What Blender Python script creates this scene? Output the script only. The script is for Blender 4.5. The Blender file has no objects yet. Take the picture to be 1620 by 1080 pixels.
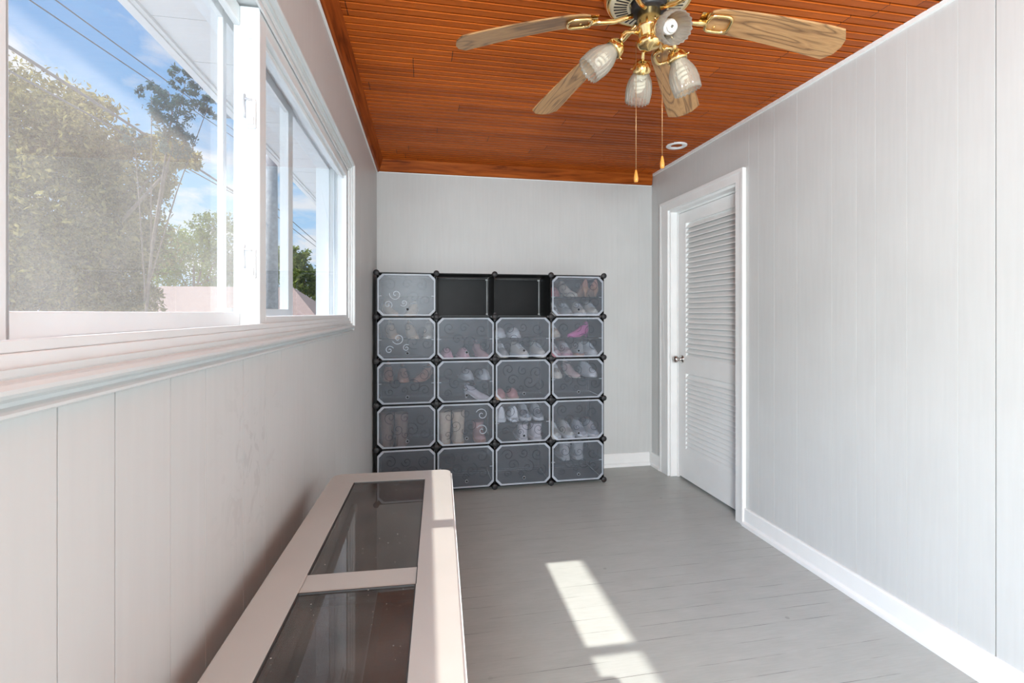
import bpy, bmesh, math, random
from mathutils import Vector, Matrix
import numpy as np
random.seed(7)
S = bpy.context.scene
COL = S.collection
PI = math.pi
sin, cos = math.sin, math.cos

# ------------------------------------------------------------------ camera
F_PX, VX, VY, CAM_H = 770.0, 664.0, 495.0, 1.28
cd = bpy.data.cameras.new('camera')
cam = bpy.data.objects.new('camera', cd)
COL.objects.link(cam)
cd.sensor_fit = 'HORIZONTAL'
cd.sensor_width = 36.0
cd.lens = F_PX / 1620 * 36
cd.shift_y = -(540 - VY) / 1620
cd.clip_start = 0.02
cam.location = (0, 0, CAM_H)
cam.rotation_euler = (PI / 2, 0, -math.atan((810 - VX) / F_PX))
S.camera = cam
S.view_settings.view_transform = 'Standard'
S.view_settings.look = 'None'
S.view_settings.exposure = 0.06
S.view_settings.gamma = 1.0
S.view_settings.use_curve_mapping = False
S.cycles.transparent_max_bounces = 32
S.cycles.max_bounces = 14
S.cycles.diffuse_bounces = 8
S.cycles.transmission_bounces = 10
S.cycles.sample_clamp_indirect = 6.0

# ------------------------------------------------------------------ world
W = bpy.data.worlds.new('sky')
S.world = W
W.use_nodes = True
wn = W.node_tree
wn.nodes.clear()
def N(t, kind, **kw):
    n = t.nodes.new(kind)
    for k, v in kw.items():
        setattr(n, k, v)
    return n
SKY = 1.0
def build_sky():
    t = wn
    L = t.links.new
    tc = N(t, 'ShaderNodeTexCoord')
    sp = N(t, 'ShaderNodeSeparateXYZ')
    L(tc.outputs['Generated'], sp.inputs[0])
    gr = N(t, 'ShaderNodeValToRGB')
    L(sp.outputs['Z'], gr.inputs[0])
    e = gr.color_ramp.elements
    e[0].position, e[0].color = 0.0, (0.62, 0.80, 0.98, 1)
    e[1].position, e[1].color = 0.62, (0.10, 0.33, 0.80, 1)
    m = e.new(0.22); m.color = (0.34, 0.62, 0.96, 1)
    # clouds on a plane above
    ad = N(t, 'ShaderNodeMath', operation='ADD'); ad.inputs[1].default_value = 0.18
    L(sp.outputs['Z'], ad.inputs[0])
    dv = N(t, 'ShaderNodeVectorMath', operation='DIVIDE')
    L(tc.outputs['Generated'], dv.inputs[0])
    cb = N(t, 'ShaderNodeCombineXYZ')
    for i in range(3):
        L(ad.outputs[0], cb.inputs[i])
    L(cb.outputs[0], dv.inputs[1])
    no = N(t, 'ShaderNodeTexNoise')
    no.inputs['Scale'].default_value = 2.6
    no.inputs['Detail'].default_value = 9
    no.inputs['Roughness'].default_value = 0.58
    no.inputs['Distortion'].default_value = 0.5
    L(dv.outputs[0], no.inputs['Vector'])
    cr = N(t, 'ShaderNodeValToRGB')
    L(no.outputs['Fac'], cr.inputs[0])
    cr.color_ramp.elements[0].position = 0.43
    cr.color_ramp.elements[0].color = (0, 0, 0, 1)
    cr.color_ramp.elements[1].position = 0.60
    cr.color_ramp.elements[1].color = (0.95, 0.95, 0.95, 1)
    mx = N(t, 'ShaderNodeMixRGB')
    L(cr.outputs[0], mx.inputs[0])
    L(gr.outputs[0], mx.inputs[1])
    mx.inputs[2].default_value = (0.86, 0.89, 0.95, 1)
    # bright hazy sky around the sun
    dt = N(t, 'ShaderNodeVectorMath', operation='DOT_PRODUCT')
    L(tc.outputs['Generated'], dt.inputs[0])
    dt.inputs[1].default_value = Vector((-1, .02, 1.295)).normalized()
    mr = N(t, 'ShaderNodeMapRange', interpolation_type='LINEAR')
    mr.inputs['From Min'].default_value = 0.74
    mr.inputs['From Max'].default_value = 1.0
    L(dt.outputs['Value'], mr.inputs['Value'])
    st = N(t, 'ShaderNodeMath', operation='MULTIPLY_ADD')
    L(mr.outputs[0], st.inputs[0]); st.inputs[1].default_value = 10.0; st.inputs[2].default_value = SKY
    bg = N(t, 'ShaderNodeBackground')
    L(mx.outputs[0], bg.inputs[0])
    L(st.outputs[0], bg.inputs[1])
    o = N(t, 'ShaderNodeOutputWorld')
    L(bg.outputs[0], o.inputs[0])
build_sky()

# ------------------------------------------------------------------ sun, and unseen fill lamps added behind the camera to brighten the room
sl = bpy.data.lights.new('sun', 'SUN')
sl.energy = 7.6
sl.angle = math.radians(0.9)
sl.color = (1.0, 0.95, 0.88)
sun = bpy.data.objects.new('sun', sl)
COL.objects.link(sun)
sun.rotation_euler = Vector((1, -0.02, -1.295)).to_track_quat('-Z', 'Y').to_euler()
def area(name, loc, direction, sx, sy, power, color=(1, 1, 1)):
    a = bpy.data.lights.new(name, 'AREA')
    a.shape = 'RECTANGLE'; a.size = sx; a.size_y = sy
    a.energy = power; a.color = color
    o = bpy.data.objects.new(name, a)
    COL.objects.link(o)
    o.location = loc
    o.rotation_euler = Vector(direction).to_track_quat('-Z', 'Y').to_euler()
    return o
area('fill_rear', (0.8, -2.42, 1.30), (0, 1, 0.0), 2.0, 1.9, 9, (0.86, 0.96, 1.0))
area('fill_side', (-0.33, -1.55, 1.62), (1, 0.72, -0.26), 1.2, 0.72, 255, (0.89, 0.968, 1.0))

# ------------------------------------------------------------------ materials
def mat(name):
    m = bpy.data.materials.new(name)
    m.use_nodes = True
    t = m.node_tree
    t.nodes.clear()
    o = N(t, 'ShaderNodeOutputMaterial')
    return m, t, o
def principled(t, color=(.8, .8, .8), rough=.5, metal=0, **kw):
    p = N(t, 'ShaderNodeBsdfPrincipled')
    p.inputs['Base Color'].default_value = (*color, 1)
    p.inputs['Roughness'].default_value = rough
    p.inputs['Metallic'].default_value = metal
    for k, v in kw.items():
        p.inputs[k].default_value = v
    return p
def objco(t, scale=(1, 1, 1), rot=(0, 0, 0)):
    tc = N(t, 'ShaderNodeTexCoord')
    mp = N(t, 'ShaderNodeMapping')
    mp.inputs['Scale'].default_value = scale
    mp.inputs['Rotation'].default_value = rot
    t.links.new(tc.outputs['Object'], mp.inputs[0])
    return mp.outputs[0]
def noise(t, vec, scale, detail=4, rough=.5, dist=0):
    n = N(t, 'ShaderNodeTexNoise')
    n.inputs['Scale'].default_value = scale
    n.inputs['Detail'].default_value = detail
    n.inputs['Roughness'].default_value = rough
    n.inputs['Distortion'].default_value = dist
    if vec is not None:
        t.links.new(vec, n.inputs['Vector'])
    return n.outputs['Fac']
def ramp(t, fac, stops):
    r = N(t, 'ShaderNodeValToRGB')
    t.links.new(fac, r.inputs[0])
    e = r.color_ramp.elements
    while len(e) < len(stops):
        e.new(0.5)
    for el, (p, c) in zip(e, stops):
        el.position = p
        el.color = (*c, 1) if len(c) == 3 else c
    return r.outputs[0]
def g(v):
    return (v, v, v)
def mth(t, op, a, b=None, c=None):
    n = N(t, 'ShaderNodeMath', operation=op)
    for i, x in enumerate((a, b, c)):
        if x is None:
            continue
        if isinstance(x, (int, float)):
            n.inputs[i].default_value = x
        else:
            t.links.new(x, n.inputs[i])
    return n.outputs[0]
def mixc(t, fac, a, b, mode='MIX'):
    n = N(t, 'ShaderNodeMixRGB', blend_type=mode)
    for i, x in enumerate((fac, a, b)):
        if isinstance(x, (int, float)):
            n.inputs[i].default_value = x
        elif isinstance(x, tuple):
            n.inputs[i].default_value = (*x, 1)
        else:
            t.links.new(x, n.inputs[i])
    return n.outputs[0]
def bump(t, h, strength, dist, p):
    b = N(t, 'ShaderNodeBump')
    b.inputs['Strength'].default_value = strength
    b.inputs['Distance'].default_value = dist
    t.links.new(h, b.inputs['Height'])
    t.links.new(b.outputs[0], p.inputs['Normal'])
def simple(name, color, rough=.5, metal=0, var=0.0, vscale=30, bmp=0, **kw):
    m, t, o = mat(name)
    p = principled(t, color, rough, metal, **kw)
    co = objco(t)
    nz = noise(t, co, vscale, 3)
    if var:
        a = tuple(max(0, c * (1 - var)) for c in color)
        b = tuple(min(1, c * (1 + var)) for c in color)
        t.links.new(ramp(t, nz, [(.3, a), (.7, b)]), p.inputs['Base Color'])
    if bmp:
        bump(t, nz, bmp, 0.002, p)
    t.links.new(p.outputs[0], o.inputs[0])
    return m
M = {}
def m_wall():
    m, t, o = mat('painted_panelling')
    p = principled(t, (.6, .59, .58), .42)
    co = objco(t, (1, 1, 0.06))
    streak = noise(t, co, 60, 4)
    spot = noise(t, objco(t), 3.0, 4)
    c1 = ramp(t, streak, [(.3, (.585, .597, .588)), (.7, (.62, .632, .622))])
    c2 = mixc(t, .35, c1, ramp(t, spot, [(.35, (.57, .582, .572)), (.65, (.635, .647, .637))]))
    # scuffs and a wiped patch on the panelling below the window
    tc = N(t, 'ShaderNodeTexCoord')
    ds = N(t, 'ShaderNodeVectorMath', operation='DISTANCE')
    t.links.new(tc.outputs['Object'], ds.inputs[0])
    ds.inputs[1].default_value = (-.35, 1.13, .98)
    near = ramp(t, ds.outputs['Value'], [(.06, g(1)), (.24, g(0))])
    sc = ramp(t, noise(t, objco(t, (1, 1, 1), (.9, 0, 0)), 13, 4, .6, 1.5), [(.54, g(0)), (.60, g(1))])
    c2 = mixc(t, mth(t, 'MULTIPLY', mth(t, 'MULTIPLY', near, sc), .22), c2, (.30, .30, .29))
    t.links.new(c2, p.inputs['Base Color'])
    bump(t, streak, .07, .001, p)
    t.links.new(p.outputs[0], o.inputs[0])
    return m
M['wall'] = m_wall()
M['casing'] = simple('shaded_white_casing', (.62, .65, .65), .28, var=.02, vscale=8)  # white trim, its backlit shade put into this greyer colour
M['white'] = simple('white_gloss_paint', (.87, .88, .87), .3, var=.02, vscale=8)
M['vinyl'] = simple('white_vinyl', (.71, .735, .74), .35, var=.02, vscale=12)
M['latch'] = simple('grey_latch', (.45, .45, .45), .4)
M['gasket'] = simple('dark_gasket', (.03, .03, .03), .7)
M['soffit'] = simple('soffit_vinyl', (.68, .67, .65), .5, var=.03, vscale=4)
def m_floor():
    m, t, o = mat('grey_painted_boards')
    p = principled(t, (.30, .30, .29), .38)
    tc = N(t, 'ShaderNodeTexCoord')
    sp = N(t, 'ShaderNodeSeparateXYZ')
    t.links.new(tc.outputs['Object'], sp.inputs[0])
    wob = noise(t, objco(t, (1, 1, 1)), 6, 3)
    yy = mth(t, 'ADD', sp.outputs['Y'], mth(t, 'MULTIPLY', wob, .006))
    fr = mth(t, 'FRACT', mth(t, 'DIVIDE', yy, .0826))
    ln = mth(t, 'LESS_THAN', mth(t, 'ABSOLUTE', mth(t, 'SUBTRACT', fr, .5)), .016)
    msk = noise(t, objco(t, (1.6, 9, 1)), 2.2, 5, .6)
    lm = mth(t, 'MULTIPLY', ln, ramp(t, msk, [(.46, g(0)), (.62, g(1))]))
    blot = noise(t, objco(t, (1, 2.5, 1)), 5, 5, .6)
    scr = noise(t, objco(t, (3, 40, 1)), 4, 4)
    c = ramp(t, blot, [(.3, (.385, .402, .382)), (.7, (.45, .468, .447))])
    c = mixc(t, .3, c, ramp(t, scr, [(.3, (.35, .365, .345)), (.7, (.46, .478, .457))]))
    c = mixc(t, mth(t, 'MULTIPLY', lm, .8), c, (.12, .12, .115))
    pit = N(t, 'ShaderNodeTexVoronoi'); pit.inputs['Scale'].default_value = 5.5
    pm = mth(t, 'MULTIPLY', mth(t, 'LESS_THAN', pit.outputs['Distance'], .05), ramp(t, noise(t, objco(t), 3.1, 1), [(.5, g(0)), (.6, g(1))]))
    t.links.new(tc.outputs['Object'], pit.inputs['Vector'])
    c = mixc(t, mth(t, 'MULTIPLY', pm, .35), c, (.14, .14, .135))
    t.links.new(c, p.inputs['Base Color'])
    hh = mth(t, 'SUBTRACT', mth(t, 'MULTIPLY', scr, .5), lm)
    bump(t, hh, .25, .002, p)
    t.links.new(p.outputs[0], o.inputs[0])
    return m
M['floor'] = m_floor()
def m_ceiling():
    m, t, o = mat('varnished_beadboard')
    p = principled(t, (.3, .1, .03), .33, **{'Specular IOR Level': .14})
    tc = N(t, 'ShaderNodeTexCoord')
    sp = N(t, 'ShaderNodeSeparateXYZ')
    t.links.new(tc.outputs['Object'], sp.inputs[0])
    row = mth(t, 'FLOOR', mth(t, 'DIVIDE', mth(t, 'SUBTRACT', sp.outputs['Y'], 1.913), .0926))
    wn_ = N(t, 'ShaderNodeTexWhiteNoise', noise_dimensions='1D')
    t.links.new(row, wn_.inputs['W'])
    rnd = wn_.outputs['Value']
    seg = mth(t, 'DIVIDE', mth(t, 'ADD', sp.outputs['X'], mth(t, 'MULTIPLY', rnd, 7.0)), 1.9)
    joint = mth(t, 'LESS_THAN', mth(t, 'FRACT', seg), .0016)
    w2 = N(t, 'ShaderNodeTexWhiteNoise', noise_dimensions='2D')
    cv = N(t, 'ShaderNodeCombineXYZ')
    t.links.new(row, cv.inputs[0]); t.links.new(mth(t, 'FLOOR', seg), cv.inputs[1])
    t.links.new(cv.outputs[0], w2.inputs['Vector'])
    off = N(t, 'ShaderNodeCombineXYZ')
    t.links.new(mth(t, 'MULTIPLY', w2.outputs['Value'], 20), off.inputs[0])
    va = N(t, 'ShaderNodeVectorMath', operation='ADD')
    t.links.new(objco(t, (1.5, 26, 1)), va.inputs[0]); t.links.new(off.outputs[0], va.inputs[1])
    grain = noise(t, va.outputs[0], 2.6, 7, .62, .6)
    big = noise(t, objco(t, (.8, 2.2, 1)), 1.6, 3)
    fine = noise(t, objco(t, (4, 220, 1)), 3, 3)
    c = ramp(t, grain, [(.25, (.17, .026, .003)), (.45, (.46, .088, .009)), (.75, (.68, .155, .017))])
    c = mixc(t, .22, c, ramp(t, fine, [(.3, (.18, .034, .004)), (.7, (.62, .14, .016))]))
    c = mixc(t, .55, c, ramp(t, w2.outputs['Value'], [(0, (.25, .044, .005)), (1, (.66, .15, .016))]))
    c = mixc(t, .25, c, ramp(t, big, [(.3, (.17, .034, .005)), (.7, (.60, .14, .018))]))
    c = mixc(t, joint, c, (.03, .01, .005))
    t.links.new(c, p.inputs['Base Color'])
    t.links.new(ramp(t, grain, [(.3, g(.50)), (.7, g(.36))]), p.inputs['Roughness'])
    bump(t, mth(t, 'SUBTRACT', grain, joint), .1, .002, p)
    t.links.new(p.outputs[0], o.inputs[0])
    return m
M['ceiling'] = m_ceiling()
def m_wood(name, dark, mid, light, scale=(1, 14, 14), ns=3.0, rough=.35, contrast=(.32, .5, .7), rnd=False, dist=.8):
    m, t, o = mat(name)
    p = principled(t, mid, rough + .1, **{'Specular IOR Level': .06})
    vec = objco(t, scale)
    if rnd:
        oi = N(t, 'ShaderNodeObjectInfo')
        va = N(t, 'ShaderNodeVectorMath', operation='ADD')
        cb = N(t, 'ShaderNodeCombineXYZ')
        t.links.new(mth(t, 'MULTIPLY', oi.outputs['Random'], 30), cb.inputs[0])
        t.links.new(mth(t, 'MULTIPLY', oi.outputs['Random'], 17), cb.inputs[1])
        t.links.new(vec, va.inputs[0]); t.links.new(cb.outputs[0], va.inputs[1])
        vec = va.outputs[0]
    gr = noise(t, vec, ns, 5, .55, dist)
    c = ramp(t, gr, [(contrast[0], dark), (contrast[1], mid), (contrast[2], light)])
    t.links.new(c, p.inputs['Base Color'])
    t.links.new(p.outputs[0], o.inputs[0])
    return m
M['trimwood_y'] = m_wood('varnished_trim_y', (.14, .026, .005), (.31, .066, .012), (.42, .10, .018), (14, 1, 14), 2.4)
M['trimwood_x'] = m_wood('varnished_trim_x', (.15, .030, .005), (.36, .082, .012), (.48, .125, .02), (1, 14, 14), 2.4)
def m_blade():
    m, t, o = mat('oak_blade')
    p = principled(t, (.5, .32, .16), .38)
    oi = N(t, 'ShaderNodeObjectInfo')
    tc = N(t, 'ShaderNodeTexCoord')
    mp = N(t, 'ShaderNodeMapping'); mp.inputs['Scale'].default_value = (1.1, 7.5, 0)
    t.links.new(tc.outputs['Object'], mp.inputs[0])
    cb = N(t, 'ShaderNodeCombineXYZ')
    t.links.new(mth(t, 'MULTIPLY', oi.outputs['Random'], 9), cb.inputs[0])
    t.links.new(mth(t, 'MULTIPLY', oi.outputs['Random'], 5), cb.inputs[1])
    va = N(t, 'ShaderNodeVectorMath', operation='ADD')
    t.links.new(mp.outputs[0], va.inputs[0]); t.links.new(cb.outputs[0], va.inputs[1])
    base = noise(t, va.outputs[0], 1.6, 2, .5, .3)
    ring = mth(t, 'FRACT', mth(t, 'MULTIPLY', base, 9.0))
    tri = mth(t, 'ABSOLUTE', mth(t, 'SUBTRACT', mth(t, 'MULTIPLY', ring, 2), 1))
    fine = noise(t, objco(t, (5, 190, 0)), 3, 3)
    c = ramp(t, tri, [(.0, (.09, .042, .018)), (.30, (.36, .19, .078)), (.7, (.50, .285, .12)), (1, (.40, .215, .09))])
    c = mixc(t, .35, c, ramp(t, fine, [(.35, (.22, .105, .045)), (.65, (.54, .32, .145))]))
    t.links.new(c, p.inputs['Base Color'])
    t.links.new(p.outputs[0], o.inputs[0])
    return m
M['blade'] = m_blade()
M['brass'] = simple('polished_brass', (.90, .66, .30), .16, 1.0, var=.05)
M['cream'] = simple('cream_enamel', (.80, .74, .55), .4)
M['black'] = simple('black_metal', (.012, .012, .014), .45)
M['bulb'] = simple('bulb_glass', (.92, .92, .90), .3)
M['pullwood'] = simple('honey_wood', (.62, .27, .05), .4, var=.1)
M['chain'] = simple('brass_chain', (.62, .40, .20), .35, .8)
M['chrome'] = simple('satin_nickel', (.62, .60, .58), .22, 1.0)
def m_glass(name, tint=(.97, .98, .98), ior=1.5, gloss=1.0, rough=0.0):
    m, t, o = mat(name)
    tr = N(t, 'ShaderNodeBsdfTransparent'); tr.inputs[0].default_value = (*tint, 1)
    gl = N(t, 'ShaderNodeBsdfGlossy'); gl.inputs['Roughness'].default_value = rough
    fr = N(t, 'ShaderNodeFresnel'); fr.inputs[0].default_value = ior
    mx = N(t, 'ShaderNodeMixShader')
    t.links.new(mth(t, 'MULTIPLY', fr.outputs[0], gloss), mx.inputs[0])
    t.links.new(tr.outputs[0], mx.inputs[1]); t.links.new(gl.outputs[0], mx.inputs[2])
    t.links.new(mx.outputs[0], o.inputs[0])
    return m, t, o, mx
M['pane'] = m_glass('window_glass', (.98, .985, .985), 1.45, .12)[0]
def m_dusty(name, lo, hi):
    m, t, o, mx = m_glass(name, (.98, .985, .985), 1.45, .12)
    tl = N(t, 'ShaderNodeBsdfTranslucent'); tl.inputs[0].default_value = (.86, .76, .64, 1)
    n1 = noise(t, objco(t, (1, 1.2, 1)), 2.6, 4, .55)
    n2 = noise(t, objco(t, (1, 60, 60)), 4, 3, .6)
    f = mth(t, 'MULTIPLY', ramp(t, n1, [(.25, g(lo)), (.7, g(hi))]), ramp(t, n2, [(.3, g(.75)), (.7, g(1.0))]))
    m2 = N(t, 'ShaderNodeMixShader')
    t.links.new(f, m2.inputs[0])
    t.links.new(mx.outputs[0], m2.inputs[1]); t.links.new(tl.outputs[0], m2.inputs[2])
    t.links.new(m2.outputs[0], o.inputs[0])
    return m
M['dusty'] = m_dusty('dusty_window_glass', .05, .135)
M['hazy'] = m_dusty('hazy_window_glass', .015, .035)
def m_caseglass():
    m, t, o, mx = m_glass('smoked_case_glass', (.92, .89, .86), 1.58, 1.1)
    df = N(t, 'ShaderNodeBsdfDiffuse'); df.inputs[0].default_value = (.7, .66, .62, 1)
    vo = N(t, 'ShaderNodeTexVoronoi'); vo.inputs['Scale'].default_value = 55
    t.links.new(objco(t), vo.inputs['Vector'])
    sp = mth(t, 'LESS_THAN', vo.outputs['Distance'], .07)
    gate = ramp(t, noise(t, objco(t), 90, 1), [(.5, g(0)), (.56, g(1))])
    f = mth(t, 'MAXIMUM', mth(t, 'MULTIPLY', mth(t, 'MULTIPLY', sp, gate), .6), ramp(t, noise(t, objco(t), 9, 4), [(.3, g(.03)), (.7, g(.08))]))
    m2 = N(t, 'ShaderNodeMixShader')
    t.links.new(f, m2.inputs[0]); t.links.new(mx.outputs[0], m2.inputs[1]); t.links.new(df.outputs[0], m2.inputs[2])
    t.links.new(m2.outputs[0], o.inputs[0])
    return m
M['caseglass'] = m_caseglass()
def m_shade():
    m, t, o, mx = m_glass('fluted_glass', (.93, .91, .86), 1.5, .9, .06)
    tl = N(t, 'ShaderNodeBsdfTranslucent'); tl.inputs[0].default_value = (.92, .88, .80, 1)
    df = N(t, 'ShaderNodeBsdfDiffuse'); df.inputs[0].default_value = (.85, .80, .70, 1)
    ms = N(t, 'ShaderNodeMixShader'); ms.inputs[0].default_value = .5
    t.links.new(tl.outputs[0], ms.inputs[1]); t.links.new(df.outputs[0], ms.inputs[2])
    m2 = N(t, 'ShaderNodeMixShader'); m2.inputs[0].default_value = .22
    t.links.new(mx.outputs[0], m2.inputs[1]); t.links.new(ms.outputs[0], m2.inputs[2])
    t.links.new(m2.outputs[0], o.inputs[0])
    return m
M['shade'] = m_shade()
def m_frost(name, veil, clear, rough, tint):
    m, t, o = mat(name)
    tr = N(t, 'ShaderNodeBsdfTransparent'); tr.inputs[0].default_value = (*tint, 1)
    rf = N(t, 'ShaderNodeBsdfRefraction'); rf.inputs[0].default_value = (*tint, 1)
    rf.inputs['Roughness'].default_value = rough; rf.inputs['IOR'].default_value = 1.12
    m1 = N(t, 'ShaderNodeMixShader'); m1.inputs[0].default_value = 1 - clear
    t.links.new(tr.outputs[0], m1.inputs[1]); t.links.new(rf.outputs[0], m1.inputs[2])
    df = N(t, 'ShaderNodeBsdfDiffuse'); df.inputs[0].default_value = (.73, .80, .89, 1)
    m2 = N(t, 'ShaderNodeMixShader')
    sm = noise(t, objco(t), 14, 4)
    t.links.new(ramp(t, sm, [(.3, g(veil * .85)), (.7, g(veil * 1.15))]), m2.inputs[0])
    t.links.new(m1.outputs[0], m2.inputs[1]); t.links.new(df.outputs[0], m2.inputs[2])
    gl = N(t, 'ShaderNodeBsdfGlossy'); gl.inputs['Roughness'].default_value = .28
    m3 = N(t, 'ShaderNodeMixShader')
    fr = N(t, 'ShaderNodeFresnel'); fr.inputs[0].default_value = 1.45
    t.links.new(mth(t, 'MULTIPLY', fr.outputs[0], .5), m3.inputs[0])
    t.links.new(m2.outputs[0], m3.inputs[1]); t.links.new(gl.outputs[0], m3.inputs[2])
    t.links.new(m3.outputs[0], o.inputs[0])
    return m
M['frost'] = m_frost('frosted_door_plastic', .080, .46, .24, (.90, .93, .97))
M['swirl'] = m_frost('embossed_swirl', .03, .5, .2, (.62, .64, .68))
M['swirl_light'] = m_frost('embossed_swirl_light', .50, .5, .2, (.95, .95, .95))
M['rim'] = m_frost('frosted_door_rim', .52, .6, .3, (.95, .96, .98))
M['blackplastic'] = simple('black_panel_plastic', (.010, .0105, .011), .42, var=.25, vscale=9, **{'Specular IOR Level': .18})
M['connector'] = simple('black_connector_plastic', (.022, .022, .024), .5)
M['rod'] = simple('pale_clip_and_gleam', (.62, .64, .64), .35)  # shelf clips, and the painted gleam in the open cells
M['case'] = simple('beige_laminate', (.39, .375, .352), .38, var=.04, vscale=6)
M['caseinner'] = simple('case_inner_panel', (.72, .66, .60), .5, var=.08, vscale=20)
def m_gravel():
    m, t, o = mat('dark_case_bottom')
    p = principled(t, (.03, .026, .024), .8)
    n = noise(t, objco(t), 160, 4, .7)
    t.links.new(ramp(t, n, [(.35, (.012, .010, .009)), (.6, (.05, .043, .038)), (.8, (.20, .18, .16))]), p.inputs['Base Color'])
    bump(t, n, .6, .004, p)
    t.links.new(p.outputs[0], o.inputs[0])
    return m
M['gravel'] = m_gravel()
def m_leaf(name, a, b):
    m, t, o = mat(name)
    n = noise(t, objco(t), 4.5, 5, .7)
    c = ramp(t, n, [(.38, a), (.62, b)])
    df = N(t, 'ShaderNodeBsdfDiffuse'); tl = N(t, 'ShaderNodeBsdfTranslucent')
    t.links.new(c, df.inputs[0]); t.links.new(c, tl.inputs[0])
    mx = N(t, 'ShaderNodeMixShader'); mx.inputs[0].default_value = .45
    t.links.new(df.outputs[0], mx.inputs[1]); t.links.new(tl.outputs[0], mx.inputs[2])
    t.links.new(mx.outputs[0], o.inputs[0])
    return m
M['leaf_olive'] = m_leaf('olive_leaves', (.075, .07, .022), (.36, .31, .11))
M['leaf_green'] = m_leaf('green_leaves', (.07, .115, .03), (.26, .29, .07))
M['leaf_dark'] = m_leaf('dark_leaves', (.05, .09, .08), (.10, .16, .13))
M['bark'] = simple('bark', (.16, .12, .09), .9, var=.3, vscale=14, bmp=.5)
M['polewood'] = simple('weathered_pole', (.34, .34, .33), .85, var=.2, vscale=9)
M['wire'] = simple('wire_black', (.16, .15, .15), .6)
def m_roof():
    m, t, o = mat('roof_shingles')
    p = principled(t, (.42, .26, .22), .9)
    br = N(t, 'ShaderNodeTexBrick')
    br.inputs['Color1'].default_value = (.20, .135, .105, 1)
    br.inputs['Color2'].default_value = (.235, .16, .125, 1)
    br.inputs['Mortar'].default_value = (.16, .11, .085, 1)
    br.inputs['Scale'].default_value = 3
    t.links.new(objco(t), br.inputs['Vector'])
    t.links.new(br.outputs[0], p.inputs['Base Color'])
    t.links.new(p.outputs[0], o.inputs[0])
    return m
M['roof'] = m_roof()
M['housewall'] = simple('house_siding', (.62, .58, .52), .8, var=.05)
M['grass'] = simple('pale_concrete', (.34, .335, .32), .95, var=.1, vscale=3)

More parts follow.
